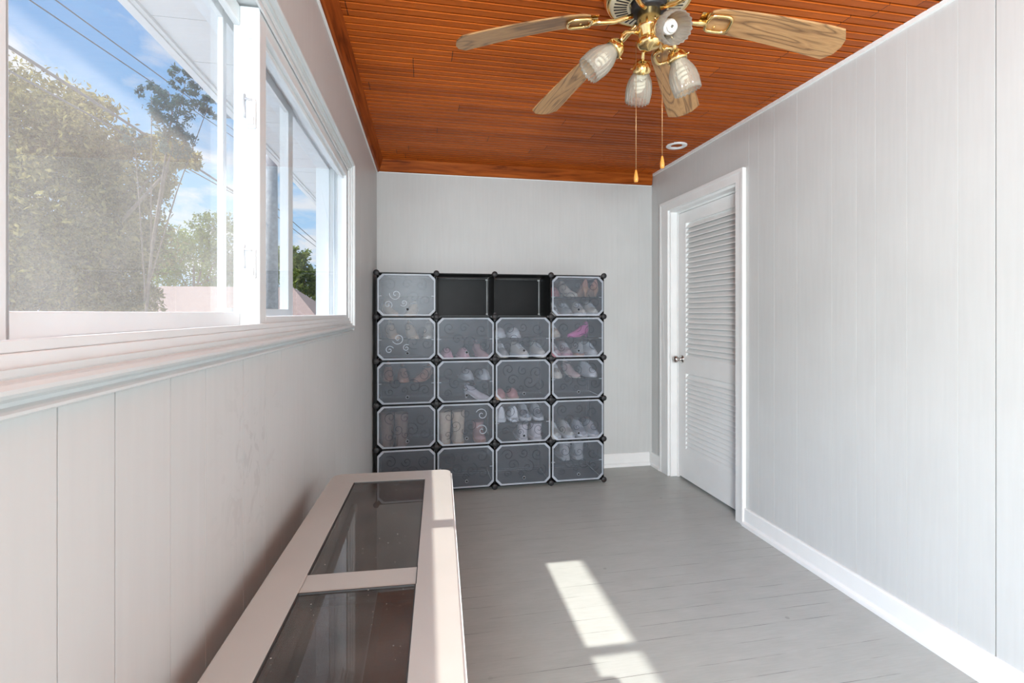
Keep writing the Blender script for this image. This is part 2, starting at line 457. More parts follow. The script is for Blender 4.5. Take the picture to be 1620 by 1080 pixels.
# ------------------------------------------------------------------ mesh helpers
class MB:
    def __init__(s):
        s.v = []; s.f = []; s.mi = []; s.sm = []
    def add(s, verts, faces, mi=0, smooth=False, mx=None):
        b = len(s.v)
        for p in verts:
            p = Vector(p)
            s.v.append(mx @ p if mx else p)
        for fc in faces:
            s.f.append([b + i for i in fc]); s.mi.append(mi); s.sm.append(smooth)
        return s
    def box(s, x0, x1, y0, y1, z0, z1, mi=0, mx=None):
        v = [(x0, y0, z0), (x1, y0, z0), (x1, y1, z0), (x0, y1, z0), (x0, y0, z1), (x1, y0, z1), (x1, y1, z1), (x0, y1, z1)]
        f = [(0, 3, 2, 1), (4, 5, 6, 7), (0, 1, 5, 4), (1, 2, 6, 5), (2, 3, 7, 6), (3, 0, 4, 7)]
        return s.add(v, f, mi, False, mx)
    def tube(s, pts, r, n=8, mi=0, caps=True, mx=None, closed=False):
        pts = [Vector(p) for p in pts]
        rr = r if isinstance(r, (list, tuple)) else [r] * len(pts)
        V = []; Fc = []
        up = None
        m = len(pts)
        for i, p in enumerate(pts):
            if closed:
                d = (pts[(i + 1) % m] - pts[i - 1]).normalized()
            else:
                d = (pts[min(i + 1, m - 1)] - pts[max(i - 1, 0)]).normalized()
            if up is None:
                up = Vector((0, 0, 1)) if abs(d.z) < .9 else Vector((1, 0, 0))
            a = d.cross(up)
            if a.length < 1e-5:
                a = d.cross(Vector((0, 1, 0)))
            a.normalize(); b = a.cross(d).normalized(); up = b
            for k in range(n):
                t = 2 * PI * k / n
                V.append(p + (a * cos(t) + b * sin(t)) * rr[i])
        for i in range(m if closed else m - 1):
            j = (i + 1) % m
            for k in range(n):
                l = (k + 1) % n
                Fc.append((i * n + k, i * n + l, j * n + l, j * n + k))
        s.add(V, Fc, mi, True, mx)
        if caps and not closed:
            s.add(V[:n], [tuple(range(n))], mi, False, mx)
            s.add(V[-n:], [tuple(range(n - 1, -1, -1))], mi, False, mx)
        return s
    def lathe(s, prof, n=32, mi=0, mx=None, smooth=True, close=False, mod=None):
        V = []; Fc = []
        m = len(prof)
        for i, (r, z) in enumerate(prof):
            for k in range(n):
                t = 2 * PI * k / n
                q = r, z
                if mod:
                    q = mod(r, z, t, i)
                V.append((q[0] * cos(t), q[0] * sin(t), q[1]))
        for i in range(m if close else m - 1):
            j = (i + 1) % m
            for k in range(n):
                l = (k + 1) % n
                Fc.append((i * n + k, i * n + l, j * n + l, j * n + k))
        return s.add(V, Fc, mi, smooth, mx)
    def prism(s, poly, z0, z1, mi=0, mx=None):
        n = len(poly)
        V = [(x, y, z0) for x, y in poly] + [(x, y, z1) for x, y in poly]
        Fc = [tuple(range(n - 1, -1, -1)), tuple(range(n, 2 * n))]
        for i in range(n):
            j = (i + 1) % n
            Fc.append((i, j, n + j, n + i))
        return s.add(V, Fc, mi, False, mx)
    def loft(s, rings, mi=0, smooth=True, caps=True, mx=None):
        n = len(rings[0])
        V = [p for r in rings for p in r]
        Fc = []
        for i in range(len(rings) - 1):
            for k in range(n):
                l = (k + 1) % n
                Fc.append((i * n + k, i * n + l, (i + 1) * n + l, (i + 1) * n + k))
        s.add(V, Fc, mi, smooth, mx)
        if caps:
            s.add(rings[0], [tuple(range(n - 1, -1, -1))], mi, False, mx)
            s.add(rings[-1], [tuple(range(n))], mi, False, mx)
        return s
    def build(s, name, mats, parent=None, bevel=0, weld=True, origin=None):
        me = bpy.data.meshes.new(name)
        off = Vector((0, 0, 0))
        if parent is not None:
            off = wloc(parent)
        if origin is not None:
            off = off + Vector(origin) if parent is None else Vector(origin)
        me.from_pydata([tuple(p - off) for p in s.v], [], s.f)
        if not isinstance(mats, (list, tuple)):
            mats = [mats]
        for m in mats:
            me.materials.append(m)
        me.polygons.foreach_set('material_index', s.mi)
        me.polygons.foreach_set('use_smooth', s.sm)
        bm = bmesh.new(); bm.from_mesh(me)
        if weld:
            bmesh.ops.remove_doubles(bm, verts=bm.verts, dist=1e-5)
        bmesh.ops.recalc_face_normals(bm, faces=bm.faces)
        bm.to_mesh(me); bm.free()
        o = bpy.data.objects.new(name, me)
        COL.objects.link(o)
        if parent is not None:
            o.parent = parent
            if origin is not None:
                o.location = Vector(origin) - wloc(parent)
        elif origin is not None:
            o.location = origin
        if bevel:
            b = o.modifiers.new('bevel', 'BEVEL')
            b.width = bevel; b.segments = 2; b.limit_method = 'ANGLE'
        return o
def wloc(o):
    v = Vector(o.location)
    while o.parent is not None:
        o = o.parent
        v = v + Vector(o.location)
    return v
def tag(o, label=None, cat=None, group=None, kind=None):
    if label: o['label'] = label
    if cat: o['category'] = cat
    if group: o['group'] = group
    if kind: o['kind'] = kind
    return o
def empty(name, loc=(0, 0, 0)):
    o = bpy.data.objects.new(name, None)
    o.empty_display_size = .1
    COL.objects.link(o)
    o.location = loc
    return o
def frame_to(d, origin=(0, 0, 0)):
    """matrix whose local z points along d"""
    q = Vector(d).to_track_quat('Z', 'Y')
    return Matrix.Translation(Vector(origin)) @ q.to_matrix().to_4x4()

# ------------------------------------------------------------------ room dimensions
XR, YB, H = 1.932, 3.831, 2.449
Y0 = -2.5
XL0, SKEW = -0.321, 0.0115                      # the window wall is not quite square
def LW(y, v, z):                                # along the window wall, v metres outwards
    return Vector((XL0 - SKEW * (YB - y) - v, y, z))
class WB(MB):                                   # mesh builder in window wall coordinates
    def bx(s, y0, y1, v0, v1, z0, z1, mi=0):
        V = [LW(y0, v0, z0), LW(y1, v0, z0), LW(y1, v1, z0), LW(y0, v1, z0), LW(y0, v0, z1), LW(y1, v0, z1), LW(y1, v1, z1), LW(y0, v1, z1)]
        return s.add(V, [(0, 3, 2, 1), (4, 5, 6, 7), (0, 1, 5, 4), (1, 2, 6, 5), (2, 3, 7, 6), (3, 0, 4, 7)], mi)
    def prof_y(s, prof, ya, yb, mi=0, smooth=False):     # profile (v, z) extruded along the wall
        return s.loft([[LW(ya, v, z) for v, z in prof], [LW(yb, v, z) for v, z in prof]], mi, smooth)

def grooved(fn, u0, u1, z0, z1, grooves, thick=.1):
    """wall face along u with V grooves (pos, width, depth); fn(u, depth, z) -> point"""
    us = [(u0, 0)]
    for p, w, d in sorted(grooves):
        if u0 + w < p < u1 - w:
            us += [(p - w / 2, 0), (p - w / 2, d), (p + w / 2, d), (p + w / 2, 0)]
    us.append((u1, 0))
    mb = MB()
    V = []; Fc = []
    for u, d in us:
        V += [fn(u, d, z0), fn(u, d, z1)]
    for i in range(len(us) - 1):
        Fc.append((2 * i, 2 * i + 2, 2 * i + 3, 2 * i + 1))
    k = len(V)
    V += [fn(u0, thick, z0), fn(u1, thick, z0), fn(u1, thick, z1), fn(u0, thick, z1)]
    e = 2 * (len(us) - 1)
    Fc += [(k, k + 1, k + 2, k + 3), (0, 1, k + 3, k), (e, k + 1, k + 2, e + 1)]
    mb.add(V, Fc)
    low = [2 * i for i in range(len(us))] + [k + 1, k]
    top = [2 * i + 1 for i in range(len(us))] + [k + 2, k + 3]
    mb.add(V, [low, top])
    return mb

# ------------------------------------------------------------------ setting: floor, ceiling, walls
fl = MB().box(-.52, XR + .25, Y0 - .1, YB + .1, -.12, 0).build('floor', M['floor'])
tag(fl, kind='structure')
def ceiling():
    mb = MB()
    per = .0463
    ys = []
    k0 = math.floor((Y0 - 1.913) / per)
    y = 1.913 + k0 * per
    prof = []
    while y < YB + .06:
        prof += [(y - .0076, 0), (y - .0072, .020), (y + .0015, .020), (y + .0021, .0005), (y + .0036, -.0013), (y + .0070, -.0013), (y + .0086, 0)]
        y += per
    xa, xb = -.52, XR + .12
    V = []; Fc = []
    for yy, d in prof:
        V += [(xa, yy, H + d), (xb, yy, H + d)]
    for i in range(len(prof) - 1):
        Fc.append((2 * i, 2 * i + 1, 2 * i + 3, 2 * i + 2))
    n = len(V)
    ya, yb = prof[0][0], prof[-1][0]
    V += [(xa, ya, H + .1), (xb, ya, H + .1), (xb, yb, H + .1), (xa, yb, H + .1)]
    Fc += [(n, n + 1, n + 2, n + 3)]
    mb.add(V, Fc)
    return mb.build('ceiling', M['ceiling'])
tag(ceiling(), kind='structure')
# right wall, with the door opening
rg = [(y, .0022, .0012) for y in (2.592, 2.509, 2.381, 2.215, 1.997, 1.864, 1.771, 1.6325, 1.4425, 1.05, .8, .6, .3, 0, -.4)]
rg += [(1.3254, .0045, .010)]
DY0, DY1, DZ = 2.69, 3.53, 2.085                # door opening
def rw(u, d, z): return (XR + d, u, z)
mb = grooved(rw, Y0, DY0, 0, H, rg, .18)
m2 = grooved(rw, DY1, YB + .1, 0, H, [(3.74, .002, .001)], .18)
mb.add(m2.v, m2.f)
mb.box(XR, XR + .18, DY0, DY1, DZ, H)
tag(mb.build('wall_right', M['wall'], weld=False), kind='structure')
mb = MB()                                       # the closet behind the louvred door
mb.box(XR + .80, XR + .85, DY0 - .3, DY1 + .3, -.02, H); mb.box(XR + .18, XR + .85, DY0 - .35, DY0 - .3, -.02, H); mb.box(XR + .18, XR + .85, DY1 + .3, DY1 + .35, -.02, H)
mb.box(XR + .18, XR + .85, DY0 - .35, DY1 + .35, H, H + .05); mb.box(XR + .2, XR + .85, DY0 - .35, DY1 + .35, -.05, -.005)
tag(mb.build('wall_closet', M['white']), kind='structure')
def bw(u, d, z): return (u, YB + d, z)
mb = grooved(bw, -.5, XR, 0, H, [(x, .0025, .0013) for x in (-.27, -.115, -.043, .199, .4216, .6085, .9, 1.12, 1.435, 1.62, 1.81)], .12)
tag(mb.build('wall_back', M['wall'], weld=False), kind='structure')
# window wall
WY0, WY1, WZ0, WZ1 = -.75, 2.50, 1.226, 2.0
lg = [(y, .0022, .008) for y in (.567, .6594, 1.075)] + [(y, .0014, .0012) for y in (.788, .902, 1.214, 1.34, 1.57, 1.79, 2.1, 2.4, 2.8, 3.2, .3, .1, -.2)]
def lw(u, d, z): return LW(u, d, z)
WT = .15
mb = grooved(lw, Y0, YB + .1, 0, WZ0, lg, WT)
for m2 in (grooved(lw, Y0, YB + .1, WZ1, H, [], WT), grooved(lw, WY1, YB + .1, WZ0, WZ1, [(2.9, .003, .001), (3.3, .003, .001)], WT), grooved(lw, Y0, -2.2, WZ0, WZ1, [], WT), grooved(lw, -.95, WY0, WZ0, WZ1, [], WT)):
    mb.add(m2.v, m2.f)
tag(mb.build('wall_left', M['wall'], weld=False), kind='structure')
# wall behind the camera, its wide opening added for the fill lamp
mb = MB()
mb.box(-.5, -.3, Y0 - .1, Y0, 0, H); mb.box(1.85, XR + .15, Y0 - .1, Y0, 0, H)
mb.box(-.3, 1.85, Y0 - .1, Y0, 0, .3); mb.box(-.3, 1.85, Y0 - .1, Y0, 2.3, H)
tag(mb.build('wall_front', M['wall']), kind='structure')
# crown boards in stained wood along the window wall and the back wall
mb = WB()
mb.prof_y([(0, 2.352), (-.010, 2.352), (-.020, 2.356), (-.046, H - .006), (-.046, H), (0, H)], Y0, YB)
tag(mb.build('trim_left', M['trimwood_y']), kind='structure')
mb = MB()
pr = [(0, 2.358), (-.012, 2.358), (-.020, 2.362), (-.034, H - .006), (-.034, H), (0, H)]
mb.loft([[(-.33, YB + a, z) for a, z in pr], [(1.925, YB + a, z) for a, z in pr]], smooth=False)
tag(mb.build('trim_back', M['trimwood_x']), kind='structure')
mb = WB()
mb.prof_y([(0, 2.346), (-.006, 2.346), (-.008, 2.352), (0, 2.353)], Y0, YB)
tag(mb.build('trim_bead', M['white']), kind='structure')
mb = MB().box(-.31, XR - .005, YB - .006, YB, 2.351, 2.357)
tag(mb.build('trim_bead_back', M['white']), kind='structure')
mb = MB()
pr = [(0, H - .02), (-.010, H - .018), (-.010, H), (0, H)]
mb.loft([[(XR + a, Y0, z) for a, z in pr], [(XR + a, YB - .03, z) for a, z in pr]], smooth=False)
tag(mb.build('trim_right', M['white']), kind='structure')
# baseboards
def baseboard(name, a, b, nrm):
    a, b, nrm = Vector(a), Vector(b), Vector(nrm)
    pr = [(0, .108), (.010, .108), (.014, .10), (.014, .030), (.017, .028), (.026, .020), (.028, .010), (.028, 0), (0, 0)]
    mb = MB().loft([[a + nrm * d + Vector((0, 0, z)) for d, z in pr], [b + nrm * d + Vector((0, 0, z)) for d, z in pr]], smooth=False)
    return tag(mb.build(name, M['white']), kind='structure')
baseboard('baseboard_right', (XR, Y0, 0), (XR, 2.622, 0), (-1, 0, 0))
baseboard('baseboard_right_corner', (XR, 3.656, 0), (XR, YB, 0), (-1, 0, 0))
baseboard('baseboard_back', (1.392, YB, 0), (XR - .028, YB, 0), (0, -1, 0))

# ------------------------------------------------------------------ door in the right wall
CY0, CY1, CZ = 2.620, 3.657, 2.158
def casing():
    mb = MB()
    # profile: distance from outer edge, projection
    for (ya, yb, za, zb) in ((CY0, CY0 + .075, 0, CZ), (CY1 - .127, CY1, 0, CZ)):
        mb.box(XR - .018, XR + .001, ya, yb, za, zb)
    mb.box(XR - .018, XR + .001, CY0 + .075, CY1 - .127, CZ - .074, CZ)
    mb.box(XR - .023, XR - .018, CY0, CY0 + .022, 0, CZ)
    mb.box(XR - .023, XR - .018, CY1 - .022, CY1, 0, CZ)
    mb.box(XR - .023, XR - .018, CY0 + .022, CY1 - .022, CZ - .022, CZ)
    # jambs and stops
    mb.box(XR, XR + .16, CY1 - .127 - .014, CY1 - .127 + .001, 0, CZ - .06)
    mb.box(XR, XR + .16, CY0 + .074, CY0 + .09, 0, CZ - .06)
    mb.box(XR, XR + .16, CY0 + .09, CY1 - .141, CZ - .09, CZ - .06)
    mb.box(XR + .052, XR + .075, CY1 - .155, CY1 - .141, 0, CZ - .09)
    mb.box(XR + .052, XR + .075, CY0 + .09, CY1 - .155, CZ - .105, CZ - .09)
    return tag(mb.build('trim_door', M['white'], bevel=.002), kind='structure')
casing()
def door():
    x0, x1 = XR + .058, XR + .093
    y0, y1 = CY0 + .092, CY1 - .157
    z0, z1 = .018, CZ - .107
    ly0, ly1 = y0 + .075, y1 - .105
    U0, U1, B0, B1 = .945, 1.965, .245, .82
    mb = MB()
    mb.box(x0, x1, y0, ly0, z0, z1); mb.box(x0, x1, ly1, y1, z0, z1)
    mb.box(x0, x1, ly0, ly1, z0, B0); mb.box(x0, x1, ly0, ly1, B1, U0); mb.box(x0, x1, ly0, ly1, U1, z1)
    d = mb.build('door_1', M['white'], origin=((x0 + x1) / 2, (y0 + y1) / 2, z0))
    tag(d, kind='structure')
    def louvre(za, zb, n):
        m = MB()
        st = (zb - za) / n
        for i in range(n):
            zc = za + (i + .5) * st
            # a slat leaning: front edge low
            V = []
            for (dx, dz) in ((-.0165, -.0255), (-.0165, -.0175), (.0165, .0255), (.0165, .0175)):
                V.append((dx, dz))
            xc = (x0 + x1) / 2
            ring = [[(xc + V[k][0], yy, zc + V[k][1]) for k in (0, 1, 2, 3)] for yy in (ly0, ly1)]
            m.loft(ring, smooth=False)
        m.build('louvre_panel', M['white'], d)
    louvre(U0, U1, 27); louvre(B0, B1, 17)
    # knob
    ky, kz = y1 - .052, .925
    m = MB()
    mx = frame_to((-1, 0, 0), (x0, ky, kz))
    m.lathe([(0, 0), (.032, 0), (.033, .004), (.026, .009), (.013, .012), (.011, .030), (.016, .036), (.025, .043), (.028, .054), (.025, .064), (.015, .070), (0, .071)], 28, mx=mx)
    k = m.build('door_knob', M['chrome'], d)
    k['label'] = 'satin nickel round knob'
door()

# ------------------------------------------------------------------ window in the left wall
def frame_rect(w, y0, y1, v0, v1, z0, z1, ls, rs, bs, ts):
    w.bx(y0, y0 + ls, v0, v1, z0, z1)
    w.bx(y1 - rs, y1, v0, v1, z0, z1)
    w.bx(y0 + ls, y1 - rs, v0, v1, z0, z0 + bs)
    w.bx(y0 + ls, y1 - rs, v0, v1, z1 - ts, z1)
def window():
    root = empty('window_1', LW(1.2, 0, WZ0))
    tag(root, kind='structure')
    # moulded casing
    w = WB()
    k = .0425
    prof = [(0, 0), (-.011, 0), (-.014, .002), (-.014, .005), (-.011, .007), (-.004, .009), (-.004, .013), (-.010, .016), (-.018, .019), (-.022, .023), (-.022, .027), (-.018, .031), (-.011, .032), (-.009, .034), (-.010, .036), (-.010, k), (0, k)]
    zb, zt = 1.188, 2.038
    ya, yb = WY0 - .04, WY1 + .043
    # mitred loop: sides follow the rectangle
    def ring(corner):
        y, z, sy, sz = corner
        return [LW(y + sy * d, v, z + sz * d) for v, d in prof]
    c = [(ya, zb, 1, 1), (yb, zb, -1, 1), (yb, zt, -1, -1), (ya, zt, 1, -1), (ya, zb, 1, 1)]
    w.loft([ring(q) for q in c], smooth=False, caps=False)
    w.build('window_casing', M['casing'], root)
    # frame lining the opening
    w = WB()
    frame_rect(w, WY0 - .002, WY1 + .002, -.003, .155, WZ0, WZ1 + .002, .02, .02, .018, .018)
    # track ribs at sill, head and far jamb
    for v in (.0, .068, .092):
        w.bx(WY0, WY1, v, v + .006, WZ0 + .018, WZ0 + .030)
        w.bx(WY0, WY1, v, v + .006, WZ1 - .030, WZ1 - .018)
        w.bx(WY1 - .032, WY1 - .018, v, v + .006, WZ0 + .02, WZ1 - .02)
    w.bx(WY0, WY1, .118, .155, WZ0 + .018, WZ0 + .040)
    w.build('window_frame', M['vinyl'], root, bevel=.0015)
    # inner sliding sash (far side)
    sa, sb = 1.200, WY1 - .022
    z0, z1 = WZ0 + .026, WZ1 - .022
    w = WB()
    frame_rect(w, sa, sb, .008, .050, z0, z1, .044, .042, .020, .040)
    w.bx(sa + .044, sb - .042, .020, .030, z1 - .055, z1 - .040)
    # raised cap at the top of the meeting stile
    w.bx(sa - .004, sa, .014, .040, z1 - .075, z1 - .004)
    w.bx(sa - .008, sa - .004, .020, .032, z1 - .040, z1 - .020)
    w.build('sash', M['vinyl'], root, bevel=.002)
    w = WB().bx(sa + .042, sb - .040, .026, .030, z0 + .018, z1 - .038)
    w.build('window_pane', M['pane'], root)
    # outer sliding sash (near side) and the light beyond the frame's edge
    for (a, b, gm) in ((.527, 1.246, 'dusty'), (WY0 + .02, .53, 'pane')):
        va, vb = (.050, .066)
        w = WB()
        frame_rect(w, a, b, va, vb, z0, z1, .050, .036, .030, .040)
        w.build('sash', M['vinyl'], root, bevel=.002)
        w = WB().bx(a + .048, b - .034, va + .006, va + .010, z0 + .028, z1 - .038)
        w.build('window_pane', M[gm], root)
    w = WB()
    w.bx(.60, 1.19, .0485, .0505, z0 - .006, z0 - .001)
    w.build('sash_gasket', M['gasket'], root)
    # latches on the end of the meeting stile
    for zc in (1.735, 1.395):
        w = WB()
        w.bx(sa - .010, sa, .014, .034, zc - .036, zc + .030)
        w.bx(sa - .016, sa - .010, .016, .032, zc - .030, zc - .012)
        lt = w.build('window_latch', M['vinyl'], root, bevel=.0015)
        w = WB()
        w.tube([LW(sa - .006, .038, zc + .040), LW(sa - .010, .039, zc + .020), LW(sa - .012, .036, zc - .002), LW(sa - .008, .037, zc - .014)], .0022, 6)
        w.tube([LW(sa - .010, .036, zc + .028), LW(sa - .010, .020, zc + .026)], .003, 6)
        w.build('latch_hook', M['latch'], lt)
    # storm window outside
    w = WB()
    frame_rect(w, 1.214, 1.80, .088, .100, WZ0 + .04, WZ1 - .018, .014, .055, .026, .03)
    w.bx(1.745, 1.80, .100, .115, WZ0 + .04, WZ1 - .018)
    w.build('storm_sash', M['vinyl'], root, bevel=.002)
    w = WB().bx(1.226, 1.748, .092, .095, WZ0 + .064, WZ1 - .046)
    w.build('storm_pane', M['hazy'], root)
    w = WB()
    frame_rect(w, .10, 1.213, .088, .100, WZ0 + .04, WZ1 - .018, .036, .004, .012, .03)
    w.build('storm_sash', M['vinyl'], root, bevel=.002)
window()

# ------------------------------------------------------------------ eave outside
def eave():
    mb = MB()
    y = -1.5
    while y < 6.4:
        mb.box(-.885, -.47, y + .002, y + .298, 2.262, 2.275)
        mb.box(-.885, -.47, y - .002, y + .002, 2.266, 2.275)
        y += .30
    mb.box(-.915, -.885, -1.5, 6.5, 2.243, 2.42)
    mb.box(-.925, -.915, -1.5, 6.5, 2.30, 2.42)
    mb.box(-.885, -.870, -1.5, 6.5, 2.250, 2.263)
    tag(mb.build('trim_eave', M['soffit'], weld=False), kind='structure')
    mb = MB().add([(-.95, -3, 2.42), (-.95, 6.5, 2.42), (2.5, 6.5, 3.2), (2.5, -3, 3.2)], [(0, 1, 2, 3)])
    mb.add([(-.95, -3, 2.46), (-.95, 6.5, 2.46), (2.5, 6.5, 3.24), (2.5, -3, 3.24)], [(0, 1, 2, 3)])
    mb.box(-.95, -.94, -3, 6.5, 2.42, 2.46)
    tag(mb.build('roof', M['roof']), kind='structure')
    # the outside of the house further along
    mb = MB().box(-.52, -.47, YB + .1, 6.5, -2.6, 2.27)
    tag(mb.build('wall_outside', M['soffit']), kind='structure')
eave()

# ------------------------------------------------------------------ ceiling fan
FX, FY = .771, 1.55
def fan():
    root = empty('ceiling_fan', (FX, FY, H))
    tag(root, 'brass ceiling fan with oak blades and four glass lights', 'ceiling fan')
    T = Matrix.Translation(Vector((FX, FY, 0)))
    m = MB().lathe([(0, H), (.115, H), (.125, H - .006), (.150, H - .03), (.156, H - .06), (.152, H - .088), (.143, H - .105), (.136, H - .110), (.130, H - .106), (0, H - .104)], 48, mx=T)
    m.build('motor_housing', M['brass'], root)
    zv = H - .113
    m = MB().lathe([(.064, zv + .006), (.064, zv), (.070, zv - .004), (.122, zv + .001), (.134, zv + .006), (.134, zv + .010)], 48, mx=T)
    v = m.build('vent_ring', M['cream'], root)
    m = MB()
    for k in range(40):
        a = 2 * PI * k / 40
        R = T @ Matrix.Rotation(a, 4, 'Z')
        m.add([(.074, -.0016, zv - .0055), (.118, -.0028, zv - .0010), (.118, .0028, zv - .0010), (.074, .0016, zv - .0055),
               (.074, -.0016, zv + .002), (.118, -.0028, zv + .003), (.118, .0028, zv + .003), (.074, .0016, zv + .002)],
              [(0, 1, 2, 3), (4, 5, 6, 7), (0, 1, 5, 4), (2, 3, 7, 6), (1, 2, 6, 5), (3, 0, 4, 7)], mx=R)
    m.build('vent_slots', M['black'], v)
    m = MB().lathe([(0, H - .10), (.060, H - .10), (.060, H - .135), (.054, H - .142), (0, H - .142)], 32, mx=T)
    m.build('flywheel', M['black'], root)
    m = MB().lathe([(.0, 2.312), (.037, 2.312), (.0395, 2.306), (.0395, 2.262), (.042, 2.257), (.042, 2.250), (.037, 2.246), (.034, 2.224), (.028, 2.218), (0, 2.218)], 36, mx=T)
    m.build('switch_housing', M['brass'], root)
    m = MB().lathe([(0, 2.222), (.034, 2.220), (.042, 2.208), (.040, 2.196), (.030, 2.187), (.014, 2.183), (.006, 2.178), (0, 2.176)], 36, mx=T)
    m.build('bottom_cap', M['brass'], root)
    # blades and their irons
    zh, r0, r1 = 2.292, .205, .66
    pitch = math.radians(11)
    def bz(r):
        return -.010 - .088 * max(0, (r - r0) / (r1 - r0)) ** 1.35
    def blade_mesh():
        m = MB()
        nst = 22
        rings = []
        for i in range(nst + 1):
            u = i / nst
            r = r0 + (r1 - r0) * u
            hw = .050 + .018 * min(1, u * 1.2)
            if u < .06:
                hw *= .80 + .2 * (u / .06)
            ys = [-1, -.96, -.5, 0, .5, .96, 1]
            up = []; dn = []
            for s in ys:
                rr = r
                # rounded far end
                if u > .86:
                    rr = r - (u - .86) / .14 * .030 * abs(s) ** 2.4
                yy = s * hw
                z = bz(rr) - yy * math.tan(pitch)
                th = .003 if abs(s) < 1 else .0012
                up.append((rr, yy, z + th)); dn.append((rr, yy, z - th))
            rings.append(up + dn[::-1])
        m.loft(rings, smooth=False)
        return m
    def iron_mesh():
        m = MB()
        # arm
        m.tube([(.056, 0, .004), (.085, 0, -.004), (.12, 0, -.016), (.165, 0, -.018), (.20, 0, -.018)], [.008, .009, .008, .009, .010], 10)
        # open rounded-square medallion, lying under the blade root
        loop = []
        for k in range(24):
            a = 2 * PI * k / 24
            c_, s_ = cos(a), sin(a)
            x = .238 + .040 * math.copysign(abs(c_) ** .55, c_)
            y = .034 * math.copysign(abs(s_) ** .55, s_)
            loop.append((x, y, bz(x) - y * math.tan(pitch) - .010))
        m.tube(loop, .0062, 8, closed=True)
        # plate on top of the root
        for (xa, xb, hw) in ((.175, .225, .030), (.225, .285, .040)):
            m.loft([[(xx, yy, bz(xx) - yy * math.tan(pitch) + dz) for yy, dz in ((-hw, .004), (hw, .004), (hw, .009), (-hw, .009))] for xx in (xa, xb)], smooth=False)
        for yy in (-.020, .020):
            m.lathe([(0, .002), (.005, .001), (.005, -.002), (0, -.004)], 10, mx=Matrix.Translation((.232, yy, bz(.232) - yy * math.tan(pitch) - .004)))
        return m
    proto = None
    for k in range(6):
        ang = math.radians(169.7 - 60 * k)
        if proto is None:
            b = MB(); q = blade_mesh(); b.add(q.v, q.f)
            bo = b.build('fan_blade', M['blade'])
            io = iron_mesh().build('blade_iron', M['brass'])
            proto = (bo.data, io.data)
            bo.parent = root; io.parent = bo
        else:
            bo = bpy.data.objects.new('fan_blade', proto[0]); COL.objects.link(bo); bo.parent = root
            io = bpy.data.objects.new('blade_iron', proto[1]); COL.objects.link(io); io.parent = bo
        bo.location = (0, 0, zh - H)
        bo.rotation_euler = (0, 0, ang)
    # lamps
    def flute(r, z, t, i):
        return r * (1 + .030 * cos(20 * t) * min(1, max(0, (i - 1) / 4))), z
    for (az, rn, z, tilt) in ((170, .12, 2.182, 50), (76, .12, 2.172, 45), (-1, .105, 2.158, 20), (-95, .125, 2.188, 58)):
        a = math.radians(az); t = math.radians(tilt)
        P = Vector((FX + rn * cos(a), FY + rn * sin(a), z))
        d = Vector((sin(t) * cos(a), sin(t) * sin(a), -cos(t)))
        hub = Vector((FX + .034 * cos(a), FY + .034 * sin(a), 2.236))
        m = MB()
        back = P - d * .030
        mid = hub + Vector((cos(a), sin(a), 0)) * .045 + Vector((0, 0, .004))
        m.tube([hub, (hub + mid) / 2 + Vector((0, 0, .004)), mid, (mid + back) / 2 + Vector((cos(a), sin(a), 0)) * .006 + Vector((0, 0, .006)), back], .0062, 10)
        arm = m.build('lamp_arm', M['brass'], root)
        mx = frame_to(d, P)
        m = MB().lathe([(0, -.034), (.012, -.033), (.024, -.026), (.031, -.014), (.034, -.004), (.034, .004), (.031, .008), (.030, .008), (.030, -.002), (0, -.006)], 28, mx=mx)
        for k in range(3):
            ka = 2 * PI * k / 3 + .5
            m.tube([mx @ Vector((.032 * cos(ka), .032 * sin(ka), .002)), mx @ Vector((.044 * cos(ka), .044 * sin(ka), .002))], .0022, 6)
        m.build('lamp_socket', M['brass'], arm)
        m = MB()
        pr = [(.027, -.002), (.028, .010), (.034, .022), (.042, .040), (.0465, .060), (.0480, .080), (.0465, .102), (.0450, .116)]
        def fl2(r, z, tt, i, n=8):
            j = i if i < n else 2 * n - 1 - i
            f = 1 + .028 * cos(20 * tt) * min(1, max(0, (j - 1) / 3))
            zz = z + (.0022 * cos(20 * tt) if j == n - 1 else 0)
            return r * f, zz
        prof = pr + [(r - .0022, zz) for r, zz in reversed(pr)]
        m.lathe(prof, 120, mx=mx, close=True, mod=fl2)
        m.build('glass_shade', M['shade'], arm)
        # spiral bulb
        m = MB()
        m.lathe([(0, -.004), (.014, -.004), (.016, .004), (.020, .014), (.021, .026), (.012, .030), (0, .031)], 20, mx=mx)
        pts = []
        for i in range(57):
            u = i / 56
            aa = 2 * PI * 3.0 * u
            rr = .017 * min(1, 1.6 - 1.2 * u) if u > .55 else .017
            pts.append(mx @ Vector((rr * cos(aa), rr * sin(aa), .034 + .044 * u)))
        m.tube(pts, .0062, 8)
        m.build('light_bulb', M['bulb'], arm)
    # pull chains with wooden pulls
    for (px, py, zt, zb) in ((FX - .030, FY + .037, 2.225, 1.775), (FX + .046, FY - .006, 2.225, 1.815)):
        m = MB()
        m.tube([(px, py, zt), (px, py, zb)], .0008, 6)
        zz = zb
        ch = m.build('pull_chain', M['chain'], root)
        m = MB().lathe([(0, zb + .004), (.003, zb + .003), (.0048, zb - .006), (.0072, zb - .020), (.0078, zb - .030), (.0066, zb - .038), (0, zb - .040)], 16, mx=Matrix.Translation((px, py, 0)))
        m.build('wooden_pull', M['pullwood'], ch)
fan()
# small ring let into the ceiling
m = MB().lathe([(.070, H + .004), (.072, H - .003), (.066, H - .008), (.052, H - .009), (.040, H - .004), (.038, H + .003)], 40, mx=Matrix.Translation((1.762, 3.124, 0)))
ro = m.build('ceiling_ring', M['white'], origin=(1.762, 3.124, H))
tag(ro, 'small white ring trim on the wooden ceiling near the door', 'ceiling ring')

